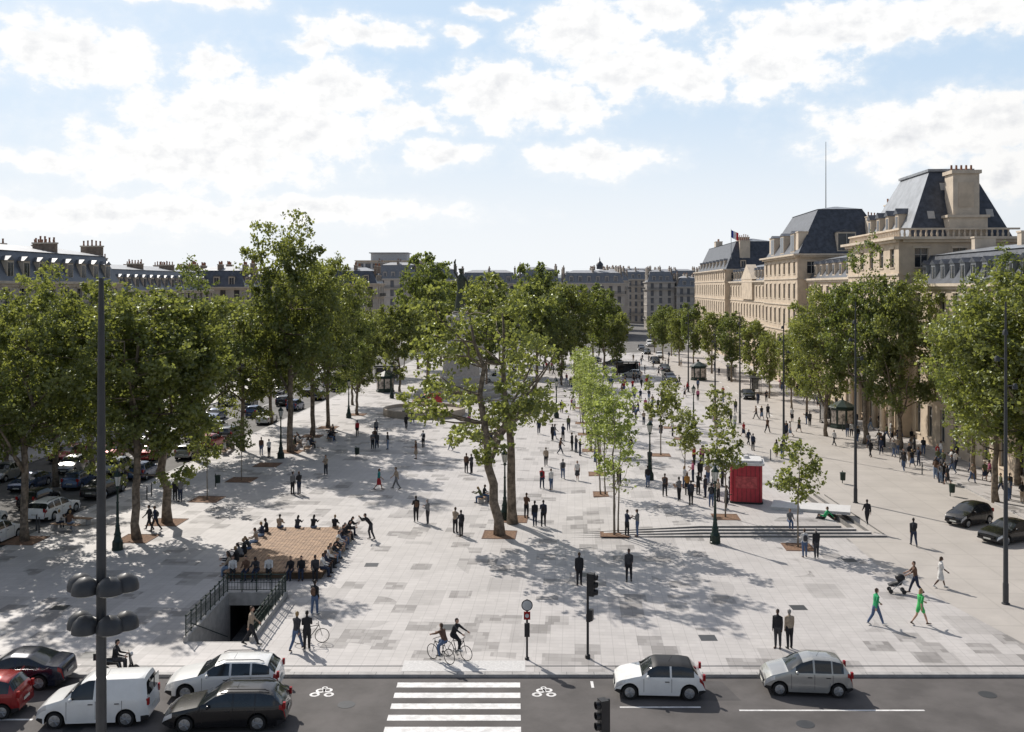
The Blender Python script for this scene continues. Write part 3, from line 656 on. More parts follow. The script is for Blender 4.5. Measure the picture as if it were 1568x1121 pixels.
# distant city mass and hill
rng=random.Random(5)
b=MB()
for i in range(190):
    y=rng.uniform(480,1100); x=rng.uniform(-.75,.75)*y
    if .105*y<x<.128*y+2: continue
    if 50<x<130 and y<660: continue
    h=16+rng.uniform(-2,6)+ (y-480)*.010; w=rng.uniform(10,24); d=rng.uniform(10,16); mi=rng.choice((0,0,4))
    b.box(x,x+w,y,y+d,0,h,mi); b.frus((x,x+w,y,y+d),h+.01,(x+2,x+w-2,y+3,y+d-3),h+3.2,1)
    for k in range(3): xx=x+rng.uniform(1,w-2); b.box(xx,xx+1.2,y+4,y+6,h+2,h+5,2)
    for k in range(int(w/3)):
        for f_ in range(5): b.box(x+.8+k*3,x+2+k*3,y-.05,y+.01,h-3-f_*3.2,h-1-f_*3.2,3)
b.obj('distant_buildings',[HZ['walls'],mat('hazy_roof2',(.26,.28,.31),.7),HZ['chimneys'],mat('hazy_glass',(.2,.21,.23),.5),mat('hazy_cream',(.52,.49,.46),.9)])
b=MB(); n=60; vs=[];fs=[]
for j in range(8):
    for i in range(n+1):
        x=-200+i*32; y=1400+j*90; hh=(30+19*math.exp(-((x-380)/300)**2)+4*math.sin(i*.7)+3*math.sin(i*1.9+j))*math.sin(min(1,j/4)*math.pi/2)
        vs.append((x,y,hh))
for j in range(7):
    for i in range(n): fs.append((j*(n+1)+i,j*(n+1)+i+1,(j+1)*(n+1)+i+1,(j+1)*(n+1)+i))
b.add(vs,fs)
for i in range(130):
    x=rng.uniform(60,640); y=rng.uniform(1380,1600); h=rng.uniform(22,44); w=rng.uniform(10,26); b.box(x,x+w,y,y+14,0,h,rng.choice((1,1,2)))
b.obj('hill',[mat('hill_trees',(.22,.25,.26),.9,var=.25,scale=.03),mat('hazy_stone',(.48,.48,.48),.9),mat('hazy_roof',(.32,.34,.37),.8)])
# ---------------------------------------------------------------- monument
b=MB()
b.lathe([(8,0),(8,.5),(7.6,.5),(7.5,.9),(6.2,.9),(6.2,1.3),(4.8,1.3)],(0,0,0),28,0)
b.lathe([(3.6,1.3),(3.6,3),(3.2,3.3),(3.0,6.5),(3.4,6.8),(3.4,7.3),(2.3,7.5),(2.1,12.5),(2.5,12.9),(2.5,13.4),(1.6,13.5),(1.5,14.2)],(0,0,0),20,0)
for k in range(3):
    a=k*2.094; cx,cy=math.cos(a)*3.4,math.sin(a)*3.4
    b.tube([(cx,cy,7.3),(cx,cy,8.6),(cx*.95,cy*.95,9.6),(cx*.92,cy*.92,10.1)],[(.7,.6),(.6,.5),(.45,.35),(.15,.15)],8,0); b.ell((cx*.9,cy*.9,10.4),(.25,.25,.32),0)
b.tube([(0,0,14.2),(0,0,16),(0,0,18),(0,0,19.4),(0,0,20.2),(0,0,20.6)],[(1.1,.9),(.95,.8),(.6,.45),(.75,.5),(.6,.4),(.2,.2)],12,1)
b.ell((0,0,21.0),(.36,.4,.45),1); b.lathe([(.4,21.2),(.5,21.45),(.2,21.5)],(0,0,0),10,1)
b.tube([(-.6,0,20),(-1.1,0,20.8),(-1.0,0,22.0)],[.2,.16,.1],7,1); b.tube([(-1.0,0,21.9),(-1.1,0,22.6),(-.9,0,23.1)],[.12,.2,.05],6,1)
b.tube([(.6,0,20),(1.1,-.1,19.1),(1.1,-.4,18.3)],[.2,.16,.1],7,1); b.box(.85,1.35,-.8,-.6,17.2,18.5,1)
mo=b.obj('monument_statue',[mat('monument_stone',(.42,.4,.37)),M_bronze],smooth=40,loc=(G(706,604)[0],G(706,604)[1],0)); mo.scale=(.93,.93,.93)
b=MB(); b.lathe([(5.5,0),(5.5,.9),(5.2,.9),(5.2,.5)],(0,0,0),32,0); b.obj('fountain_basin',[M_stoneg],loc=(G(650,634)[0],G(650,634)[1],0))
# ---------------------------------------------------------------- street furniture
def lamp_mesh():
    b=MB()
    b.lathe([(.36,0),(.36,.12),(.30,.16),(.30,.5),(.33,.55),(.24,.7),(.20,.95),(.24,1.0),(.17,1.15),(.13,1.5),(.16,1.55),(.10,1.65),(.075,3.0),(.1,3.05),(.065,3.15),(.055,3.9),(.09,3.95),(.14,4.05),(.05,4.15)],n=12)
    for k in range(8):
        a=k*math.pi/4; b.box(math.cos(a)*.31-.03,math.cos(a)*.31+.03,math.sin(a)*.31-.03,math.sin(a)*.31+.03,.1,.5)
    b.lathe([(.13,4.15),(.24,4.75)],n=6,m=1); b.lathe([(.28,4.76),(.26,4.82),(.1,5.02),(.06,5.1),(.02,5.25)],n=6)
    b.tube([(-.3,0,4.0),(.3,0,4.0)],[.02,.02],6)
    for k in range(6):
        a=k*math.pi/3; b.tube([(math.cos(a)*.13,math.sin(a)*.13,4.15),(math.cos(a)*.25,math.sin(a)*.25,4.76)],[.012,.012],4)
    return b.mesh('street_lamp',[M_green,M_lampg],40)
LM=lamp_mesh()
for px,py in ((180,842),(1095,832),(430,702),(995,735),(773,795),(534,640),(852,640),(1062,655),(1015,618),(600,610)): place('street_lamp',LM,G(px,py))
def mast(x,y,h,r,heads=True,z=0):
    b=MB(); b.lathe([(r*1.6,0),(r*1.6,.06),(r*1.15,.08),(r*1.15,1.1),(r,1.15),(r*.55,h*.8),(r*.35,h)],n=12)
    if heads:
        for k in range(3):
            zz=h*.72+k*h*.09; a=k*2.1
            b.tube([(0,0,zz),(math.cos(a)*.45,math.sin(a)*.45,zz+.05)],[.03,.03],5); b.lathe([(.08,0),(.14,-.12),(.15,-.3)],(math.cos(a)*.5,math.sin(a)*.5,zz+.15),8)
    return b.obj('lamp_mast',[M_mast],smooth=40,loc=(x,y,z))
for px,py,ty in ((1540,925,462),(1310,770,462),(1200,690,480),(1133,648,478),(1054,600,470),(1095,622,500)):
    x,y,z=G(px,py); mast(x,y,EYE*(py-ty)/(py-440.),.13,z=z)
x=-.4193*32.0
b=MB(); b.lathe([(.26,0),(.26,1.0),(.17,1.05),(.15,9),(.11,15),(.08,17.3)],n=16)
for zz in (7.35,6.1):
    for sx in (-1,1):
        for k,(dx,dy) in enumerate(((.28,-.3),(.62,.15))):
            X=sx*dx; b.tube([(0,0,zz),(sx*.35,dy,zz+.05),(X,dy,zz)],[.05,.05,.05],6)
            b.lathe_e([(0.0,1),(.5,.86),(.85,.5),(1,0),(1,-.35),(.85,-.4),(0,-.4)],(X+sx*.12,dy,zz-.12),(.42,.42,.40),18,0)
            b.lathe([(.33,0),(.33,-.02)],(X+sx*.12,dy,zz-.285),14,1)
b.obj('floodlight_mast',[M_mast,M_lampg],smooth=40,loc=(x,32.0,0))
def tlight(x,y,z,h,two=True,rot=0):
    b=MB(); b.lathe([(.12,0),(.12,.15),(.06,.2),(.055,h)],n=10,m=0)
    def head(zc,n_,w=.16):
        b.box(-w,w,-.32,-.06,zc-.17*n_,zc+.17*n_,0)
        for i in range(n_):
            zz=zc-.17*n_+.17+.34*i; b.lathe([(.10,-.33),(.10,-.345)],(0,0,zz),10,1 if i==n_-1 else 0,axis='y'); b.lathe([(.13,-.32),(.13,-.46),(.12,-.46),(.12,-.33)],(0,0,zz),10,0,axis='y')
    head(h-.5,3); 
    if two: b.box(-.14,.14,-.24,-.06,h*.45,h*.45+.5,0); b.box(.06,.3,-.1,.1,h*.42,h*.42+.35,0)
    return b.obj('traffic_light',[M_dark,M_lens_r],smooth=40,loc=(x,y,z),rot=rot)
x,y,z=G(900,1008); tlight(x,y,z,3.9,rot=70)
tlight(.094*33.4,31.9,0,3.6,rot=-70)
x,y,z=G(807,1010); b=MB(); b.lathe([(.1,0),(.1,.1),(.05,.12),(.045,2.75)],n=10); b.lathe([(.26,-.05),(.26,-.08)],(0,0,2.5),20,0,axis='y'); b.lathe([(.22,-.082),(.22,-.086)],(0,0,2.5),20,1,axis='y')
b.box(-.15,.15,-.1,-.02,1.85,2.2,2); b.box(-.12,.12,-.2,-.05,1.1,1.7,0); b.lathe([(.09,-.102),(.09,-.106)],(0,0,2.03),12,1,axis='y')
b.obj('traffic_sign',[M_dark,mat('sign_grey',(.45,.46,.47)),M_lens_r],smooth=40,loc=(x,y,z))
b=MB(); b.lathe([(.07,0),(.05,.05),(.05,1.0),(.03,1.1)],n=10); BO=b.mesh('bollard',[M_mast],40)
place('bollard',BO,(.15,32.1,0)); 
for px,py in ((56,812),(60,816),(225,765),(232,760),(1180,705),(1290,660),(1310,672),(1345,690),(1378,708),(1412,726)): place('bollard',BO,G(px,py))
b=MB(); b.tube([(0,0,0),(0,0,1.1)],[.035,.035],8,0); b.lathe([(.22,.35),(.24,.9),(.26,.92),(.26,.96),(.1,1.0)],(0,.18,0),12,0); b.lathe([(.2,.3),(.21,.34)],(0,.18,0),12,0)
BIN=b.mesh('litter_bin',[M_green],40)
for px,py in ((330,745),(545,700),(1290,740),(620,640),(1455,760)): place('litter_bin',BIN,G(px,py),random.uniform(0,360))
# kiosk
x,y,z=G(1148,772); b=MB()
def rrect(w,d,r,n=5):
    out=[]
    for cx,cy,a0 in ((w-r,d-r,0),(-w+r,d-r,90),(-w+r,-d+r,180),(w-r,-d+r,270)):
        for i in range(n+1): a=rad(a0+90*i/n); out.append((cx+math.cos(a)*r,cy+math.sin(a)*r))
    return out
b.prism(rrect(1.25,1.25,.35),0,.15,2); b.prism(rrect(1.2,1.2,.35),.15,2.95,0); b.prism(rrect(1.36,1.36,.4),2.952,3.12,1); b.prism(rrect(1.15,1.15,.3),3.122,3.3,1)
for i in range(-3,4): b.box(i*.33-.012,i*.33+.012,-1.215,-1.19,.2,2.9,2)
b.box(-.8,.8,-1.23,-1.216,1.2,2.1,3); b.box(-1.22,-1.203,-.7,.7,1.1,2.2,2)
b.tube([(0,0,3.3),(0,0,3.5)],[.3,.2],10,1)
b.obj('red_kiosk',[M_red,M_white,M_dark,mat('faded_red_print',(.42,.07,.075),.5,var=.3,scale=4)],smooth=35,loc=(x,y+1.2,z),rot=-12)
b=MB(); b.box(0,5.6,0,2.4,0,.22,0); b.box(-.05,5.65,-.05,-.002,.16,.225,0); b.obj('stone_platform',[M_white],loc=(G(1180,780)[0],G(1180,780)[1],.48),rot=-20)
# wooden bench platform
WX0,WX1,WY0,WY1=-16.8,-11.0,57.0,67.6
b=MB(); n=26
for i in range(n):
    xa=WX0+(WX1-WX0)*i/n; b.box(xa,xa+(WX1-WX0)/n-.02,WY0,WY1,.39,.45,0)
b.box(WX0+.12,WX1-.12,WY0+.12,WY1-.12,.0,.388,1)
b.obj('wooden_bench_platform',[M_wood,mat('bench_base',(.12,.08,.05),.8)])
def bench_mesh(L=2.2,back=False):
    b=MB()
    for k in range(4): b.box(-L/2,L/2,-.24+k*.125,-.24+k*.125+.1,.41,.45,0)
    for sx in (-1,1): b.box(sx*L*.38-.05,sx*L*.38+.05,-.22,.22,0,.408,1)
    return b.mesh('bench',[M_wood,M_kerb])
BN=bench_mesh(); BL=bench_mesh(5.0)
benches=[(100,812,BN,-15),(120,802,BN,-15),(475,688,BL,-86),(508,672,BL,-86),(455,684,BL,-86),(740,768,BN,80),(350,692,BL,-86),(1290,648,BN,-86)]
for px,py,m_,r in benches: place('park_bench',m_,G(px,py),r)
def shelter():
    b=MB()
    for x_ in (-2,2):
        for y_ in (-.7,.7): b.box(x_-.05,x_+.05,y_-.05,y_+.05,0,2.5,0)
    b.box(-2.3,2.3,-.95,.95,2.502,2.65,0); b.box(-1.94,1.94,.66,.68,.4,2.3,1); b.box(-1.5,1.5,.2,.6,.42,.47,0)
    b.box(2.06,2.16,-.6,.6,.4,2.2,2); b.box(-1.4,-1.3,.2,.6,0,.418,0); b.box(1.3,1.4,.2,.6,0,.418,0); return b.mesh('bus_shelter',[M_dark,M_glassb,mat('poster',(.35,.38,.4),.4,var=.6,scale=3)])
SH=shelter()
for px,py,r in ((1157,602,80),(1268,650,80),(1120,582,80),(592,583,0),(960,575,10)): place('bus_shelter',SH,G(px,py),r)
def newsstand():
    b=MB(); b.lathe([(1.5,0),(1.5,.3),(1.4,.32),(1.4,2.4),(1.7,2.5),(1.6,2.65),(1.1,2.9),(.5,3.2),(.12,3.4),(.05,3.8)],n=8)
    for k in range(8):
        a=(k+.5)*math.pi/4
        b.T=Matrix.Rotation(a,4,'Z'); b.box(1.30,1.33,-.4,.4,.6,2.2,1); b.T=None
    return b.mesh('newspaper_kiosk',[M_green,mat('poster2',(.4,.35,.3),.4,var=.7,scale=2)])
NK=newsstand()
for px,py in ((1070,582),(590,600),(1290,655)): place('newspaper_kiosk',NK,G(px,py))
# ---------------------------------------------------------------- cars
def paint(name,c,metal=.3): 
    return mat(name,c,.25,metal,var=.04,scale=2,spec=.5,coat=.6)
C_glass=mat('car_glass',(.018,.022,.026),.06,var=.3,scale=1.5,spec=.7)
C_tyre=mat('tyre',(.018,.018,.018),.9); C_rim=mat('alloy_rim',(.42,.43,.44),.35,.8); C_head=mat('headlamp',(.6,.6,.6),.1,.2); C_tail=mat('taillamp',(.30,.01,.012),.2); C_plate=mat('number_plate',(.6,.6,.55),.5)
CAR=dict(
 mini=dict(L=3.75,W=1.70,prof=[(0,.45),(.05,.66),(.25,.80),(.85,.95),(1.1,.99),(1.5,1.31),(1.75,1.41),(2.8,1.405),(3.2,1.34),(3.5,.98),(3.66,.86),(3.75,.5)],belt=.93,ws=(1.12,1.58),rs=(3.2,3.46),side=(1.35,3.28),pil=[(2.28,2.36)],wx=(.62,3.08),rw=.31,dr=(1.2,2.35)),
 hatch=dict(L=3.65,W=1.62,prof=[(0,.45),(.06,.68),(.3,.86),(.75,.99),(.95,1.04),(1.5,1.40),(2.0,1.54),(2.8,1.52),(3.2,1.44),(3.47,1.05),(3.58,.9),(3.65,.5)],belt=.98,ws=(.98,1.6),rs=(3.2,3.44),side=(1.3,3.25),pil=[(2.0,2.08),(2.75,2.81)],wx=(.62,3.02),rw=.29,dr=(1.1,2.05,2.8)),
 wagon=dict(L=4.7,W=1.8,prof=[(0,.45),(.06,.64),(.35,.80),(1.2,.96),(1.4,1.0),(2.0,1.36),(2.4,1.47),(3.7,1.45),(4.2,1.37),(4.52,1.02),(4.64,.92),(4.7,.5)],belt=.95,ws=(1.36,2.05),rs=(4.22,4.52),side=(1.75,4.3),pil=[(2.65,2.74),(3.5,3.58)],wx=(.88,3.65),rw=.32,dr=(1.55,2.7,3.55)),
 sedan=dict(L=4.6,W=1.8,prof=[(0,.45),(.06,.64),(.35,.78),(1.2,.93),(1.35,.96),(2.0,1.32),(2.35,1.42),(3.1,1.39),(3.85,1.08),(4.1,1.03),(4.45,.99),(4.55,.85),(4.6,.5)],belt=.93,ws=(1.3,2.0),rs=(3.2,3.85),side=(1.7,3.6),pil=[(2.55,2.64),(3.25,3.32)],wx=(.85,3.6),rw=.32,dr=(1.5,2.6,3.4)),
 van=dict(L=4.3,W=1.8,prof=[(0,.45),(.06,.72),(.3,.92),(.95,1.10),(1.1,1.16),(1.6,1.64),(1.95,1.80),(4.0,1.83),(4.16,1.78),(4.24,1.1),(4.28,.9),(4.3,.5)],belt=1.08,ws=(1.08,1.68),rs=(4.16,4.23),side=(1.35,2.2),pil=[],wx=(.75,3.45),rw=.32,dr=(1.2,2.3,3.3)))
def car_mesh(kind,roofalt=False):
    c=CAR[kind]; b=MB(); L=c['L'];W=c['W']/2; px,pz=zip(*c['prof']); rw=c['rw']; R=rw+.07
    xs=set(np.round(np.linspace(0,L,60),3)); 
    for wx in c['wx']:
        for k in range(9): xs.add(round(wx-R*math.cos(math.pi*k/8),3))
    for r in [c['ws'],c['rs'],c['side']]+c['pil']: xs|={round(r[0],3),round(r[1],3)}
    xs=sorted(xs); rows=[]
    for x in xs:
        top=float(np.mean(np.interp([x-.05,x,x+.05] if .1<x<L-.1 else [x],px,pz)))
        e=min(x,L-x); w=W*(1-.16*max(0,1-e/.55)**2)
        zb=.20+.12*max(0,1-e/.3)
        za=zb
        for wx in c['wx']:
            if abs(x-wx)<R: za=max(za,rw+math.sqrt(max(0,R*R-(x-wx)**2)))
        belt=min(c['belt']+.03*x/L,top-.05)
        hgt=top-belt; wr=w*.94-max(0,hgt-.05)*.36
        z3=max(.42,za+.02); z4=max(z3+.02,belt-.16)
        z3=min(z3,belt-.06); z4=min(max(z4,z3+.01),belt-.03)
        rows.append([(0,zb),(w-.24,zb),(w-.23,za),(w-.015,za),(w,z3),(w*.995,z4),(w*.955,belt),(wr,top-.055 if hgt>.12 else top-.02),(wr*.82,top-.008),(wr*.4,top+.012),(0,top+.016)])
    nr=11; vs=[]
    for x,r in zip(xs,rows):
        for y,z in r: vs.append((x-L/2,-y,z))
        for y,z in r[-2:0:-1]: vs.append((x-L/2,y,z))
    n=2*nr-2
    def inr(x,r): return r[0]-.001<=x<=r[1]+.001
    for i in range(len(xs)-1):
        x=(xs[i]+xs[i+1])/2
        for j in range(n):
            jj=j if j<nr-1 else n-1-j
            m=0
            if jj<=2: m=2
            if jj==6 and inr(x,c['side']) and not any(inr(x,p) for p in c['pil']): m=1
            if jj>=7 and (inr(x,c['ws']) or inr(x,c['rs'])): m=1
            if m==0 and jj>=7 and c['ws'][1]<x<c['rs'][0]: m=8
            if jj==5 and (x<.42): m=5
            if kind!='van' and jj in(5,) and x>L-.25: m=6
            if jj==3: m=0 if x>.3 and x<L-.3 else 2
            b.add([vs[i*n+j],vs[i*n+(j+1)%n],vs[(i+1)*n+(j+1)%n],vs[(i+1)*n+j]],[(0,3,2,1)],m)
    k=len(xs)-1
    b.add([vs[j] for j in range(n)],[tuple(range(n))],2); b.add([vs[k*n+j] for j in range(n)],[tuple(reversed(range(n)))],0)
    for wx in c['wx']:
        for s_ in (-1,1):
            y=s_*(W-.11); cx=wx-L/2
            b.lathe([(rw*.66,-.10),(rw*.95,-.10),(rw,-.06),(rw,.06),(rw*.95,.10),(rw*.66,.10)],(cx,y,rw),20,3,axis='y')
            b.lathe([(rw*.66,s_*.101),(rw*.6,s_*.06),(rw*.15,s_*.075),(.02,s_*.08)],(cx,y,rw),20,2,axis='y')
            for q_ in range(7):
                a=q_*2*math.pi/7; b.tube([(cx,y+s_*.085,rw),(cx+math.cos(a)*rw*.62,y+s_*.095,rw+math.sin(a)*rw*.62)],[.035,.03],4,4)
            b.lathe([(rw*.68,s_*.103),(rw*.61,s_*.108)],(cx,y,rw),20,4,axis='y')
    for s_ in (-1,1):
        b.ell((c['side'][0]-L/2+.02,s_*(W+.08),c['belt']+.06),(.07,.11,.075),0,8,6)
        for d in c['dr']: b.box(d-L/2-.007,d-L/2+.007,s_*W*.994-.006,s_*W*.994+.006,.34,c['belt']-.04,2)
        for d in c['dr'][1:]: b.box(d-L/2-.28,d-L/2-.10,s_*(W+.008)-.012,s_*(W+.008)+.012,c['belt']-.17,c['belt']-.14,2)
    b.box(L/2-.0,L/2+.012,-.26,.26,.55,.66,7); b.box(-L/2-.012,-L/2,-.26,.26,.36,.46,7)
    b.box(-L/2-.01,-L/2+.02,-.5,.5,.5,.6,2)
    b.tube([(.4,-W*.3,float(np.interp(L*.6,px,pz))),(.55,-W*.3,float(np.interp(L*.6,px,pz))+.25)],[.008,.004],4,2)
    if kind in('van','wagon','hatch','mini'):
        for s_ in (-1,1): b.box(L/2-.10,L/2+.004,s_*(W*.80)-.07,s_*(W*.80)+.07,.8,1.05,6)
    if kind=='wagon':
        for s_ in (-1,1): b.tube([(-.2,s_*.56,1.44),(0,s_*.56,1.52),(1.5,s_*.56,1.50),(1.7,s_*.56,1.42)],[.018]*4,6,2)
    if kind=='van':
        for s_ in (-1,1): b.box(L/2-.05,L/2-.02,s_*.36-.28,s_*.36+.28,1.15,1.6,1)
    me=bpy.data.meshes.new('car_'+kind); me.from_pydata(b.v,[],b.f)
    for i in range(9): me.materials.append(None)
    me.polygons.foreach_set('material_index',b.m)
    import bmesh; bm=bmesh.new(); bm.from_mesh(me); bmesh.ops.remove_doubles(bm,verts=bm.verts,dist=.0008); bm.to_mesh(me); bm.free()
    me.polygons.foreach_set('use_smooth',[True]*len(me.polygons)); me.set_sharp_from_angle(angle=rad(38)); me.update()
    return me
CM={k:car_mesh(k) for k in CAR}
def car(kind,x,y,z,rot,pm,name='car',roof=None):
    o=place(name,CM[kind],(x,y,z),rot)
    for i,m in enumerate([pm,C_glass,M_dark,C_tyre,C_rim,C_head,C_tail,C_plate,roof or pm]):
        o.material_slots[i].link='OBJECT'; o.material_slots[i].material=m
    return o
P_white=paint('white_paint',(.80,.80,.78),0); P_blk=paint('black_paint',(.012,.012,.014)); P_navy=paint('navy_paint',(.012,.016,.035)); P_red=paint('red_paint',(.28,.012,.015)); P_sil=paint('silver_paint',(.40,.40,.385),.5); P_gry=paint('grey_paint',(.09,.095,.1),.5); P_dk=paint('anthracite_paint',(.03,.032,.036),.4); P_blu=paint('blue_paint',(.05,.09,.18),.4)
P_matb=mat('dark_roof_paint',(.015,.015,.017),.5,var=.05,spec=.3)
def rc(kind,px,py,rot,pm,name='car',roof=None):
    x,y,z=G(px,py); return car(kind,x,y,-.126,rot,pm,name,roof)
rc('mini',1008,1060,-3,P_white,'hatchback_car',P_matb)
rc('hatch',1233,1056,-5,P_sil,'hatchback_car')
rc('wagon',346,1058,4,P_white,'estate_car')
rc('wagon',350,1106,3,P_blk,'estate_car')
rc('van',152,1100,4,P_white,'delivery_van')
rc('sedan',25,1046,3,P_navy,'saloon_car')
rc('hatch',-30,1090,3,P_red,'hatchback_car')
for k,px,py,r,pm in (('hatch',1492,806,30,P_blk),('sedan',1555,832,28,P_blk)):
    x,y,z=G(px,py); car(k,x,y+.8,.004,r,pm,'parked_car')
kinds=['hatch','wagon','sedan','hatch','mini']; pms=[P_white,P_dk,P_blk,P_sil,P_gry,P_white,P_blu,P_blk,P_red]
i=0
for lane,y0,step,rr in ((-39.0,66,6.4,-90),(-42.3,62,7.0,-90),(-46.5,64,7.3,90),(-50.5,60,6.1,90)):
    y=y0
    while y<190:
        car(kinds[i%5],ax(lane+random.uniform(-.2,.2),y),y,-.126,rr-AXA+random.uniform(-4,4),pms[(i*5+i//4)%9],'parked_car'); i+=1
        y+=step+random.choice((0,0,1,4))+ (6 if y>110 else 0)
for px,py,r,pm,k in ((968,578,-20,P_sil,'hatch'),(1018,568,90,P_dk,'sedan'),(1003,556,90,P_blk,'wagon'),(1010,548,90,P_white,'hatch'),(938,560,-10,P_gry,'wagon'),(990,542,90,P_dk,'sedan'),(1145,610,84,P_blk,'sedan'),(905,556,0,P_sil,'wagon'),(760,585,0,P_white,'van'),(1026,583,90,P_dk,'wagon'),(982,536,90,P_gry,'hatch'),(995,530,90,P_white,'van')):
    x,y,z=G(px,py); car(k,x,y,z+.004,r,pm,'car')
x,y,z=G(654,622); car('van',x,y,z+.004,8,paint('bright_red_paint',(.5,.02,.02),0),'red_van')
# ---------------------------------------------------------------- bicycles, pram, scooter
def bike_mesh():
    b=MB()
    for yc in (-.53,.53):
        n=24; pts=[(0,yc+.33*math.cos(2*math.pi*i/n),.34+.33*math.sin(2*math.pi*i/n)) for i in range(n+1)]; b.tube(pts,[.018]*(n+1),5,0)
        for i in range(10):
            a=math.pi*i/5; b.tube([(0,yc,.34),(0,yc+.32*math.cos(a),.34+.32*math.sin(a))],[.003,.003],3,1)
    def tb(*p,r=.018,m=2): b.tube(p,[r]*len(p),6,m)
    bb=(0,-.05,.28);st=(0,-.22,.82);hd=(0,.38,.86)
    tb(bb,st);tb(bb,hd);tb((0,-.2,.76),hd);tb(bb,(0,-.53,.34),r=.012);tb(st,(0,-.53,.34),r=.012);tb((0,.36,.95),hd,(0,.53,.34),r=.014);tb(st,(0,-.25,.93),r=.013)
    tb((-.25,.26,1.0),(-.12,.36,.98),(.12,.36,.98),(.25,.26,1.0),r=.014,m=0)
    b.ell((0,-.27,.95),(.07,.13,.03),0,8,5); b.lathe([(.09,-.01),(.09,.01)],bb,12,1,axis='x'); tb((-.1,-.05,.28),(-.1,-.05,.12),r=.01,m=1); tb((.1,-.05,.28),(.1,-.05,.44),r=.01,m=1)
    b.box(-.14,-.05,-.1,0,.1,.12,0); b.box(.05,.14,-.1,0,.43,.45,0)
    return b.mesh('bicycle',[C_tyre,M_steel,M_dark],40)
BK=bike_mesh()
def pram_mesh():
    b=MB()
    for x_ in (-.25,.25):
        for y_ in (-.35,.35): b.lathe([(.12,-.02),(.12,.02)],(x_,y_,.12),14,0,axis='x')
    b.tube([(-.24,.35,.12),(-.24,-.3,.75),(-.24,-.65,1.0)],[.015]*3,6,1);b.tube([(.24,.35,.12),(.24,-.3,.75),(.24,-.65,1.0)],[.015]*3,6,1);b.tube([(-.24,-.65,1.0),(.24,-.65,1.0)],[.018]*2,6,0)
    b.tube([(-.24,-.35,.12),(-.24,.2,.5)],[.014]*2,6,1);b.tube([(.24,-.35,.12),(.24,.2,.5)],[.014]*2,6,1)
    b.tube([(0,.45,.42),(0,.2,.45),(0,-.15,.55),(0,-.35,.9)],[(.2,.05),(.22,.14),(.22,.16),(.2,.06)],10,0); b.ell((0,-.18,.85),(.23,.28,.2),0,10,6)
    return b.mesh('pram',[M_dark,M_steel],40)
PR=pram_mesh()
def scooter_mesh():
    b=MB()
    for yc in (-.62,.62): b.lathe([(.12,-.06),(.24,-.06),(.26,0),(.24,.06),(.12,.06)],(0,yc,.26),16,0,axis='x')
    b.tube([(0,-.85,.75),(0,-.45,.72),(0,-.05,.65),(0,.05,.32),(0,.38,.30),(0,.48,.6),(0,.42,1.0)],[(.1,.08),(.17,.18),(.15,.14),(.16,.08),(.16,.06),(.2,.05),(.12,.05)],10,1)
    b.tube([(0,.4,1.0),(0,.62,.26)],[.04,.04],6,0); b.tube([(-.33,.3,1.05),(0,.42,1.02),(.33,.3,1.05)],[.02]*3,6,0); b.ell((0,-.4,.84),(.14,.4,.07),0,10,6); b.box(-.2,.2,-1.05,-.7,.85,1.15,0); b.ell((0,.5,.98),(.1,.08,.1),2,8,6)
    return b.mesh('motor_scooter',[M_dark,P_dk,C_head],40)
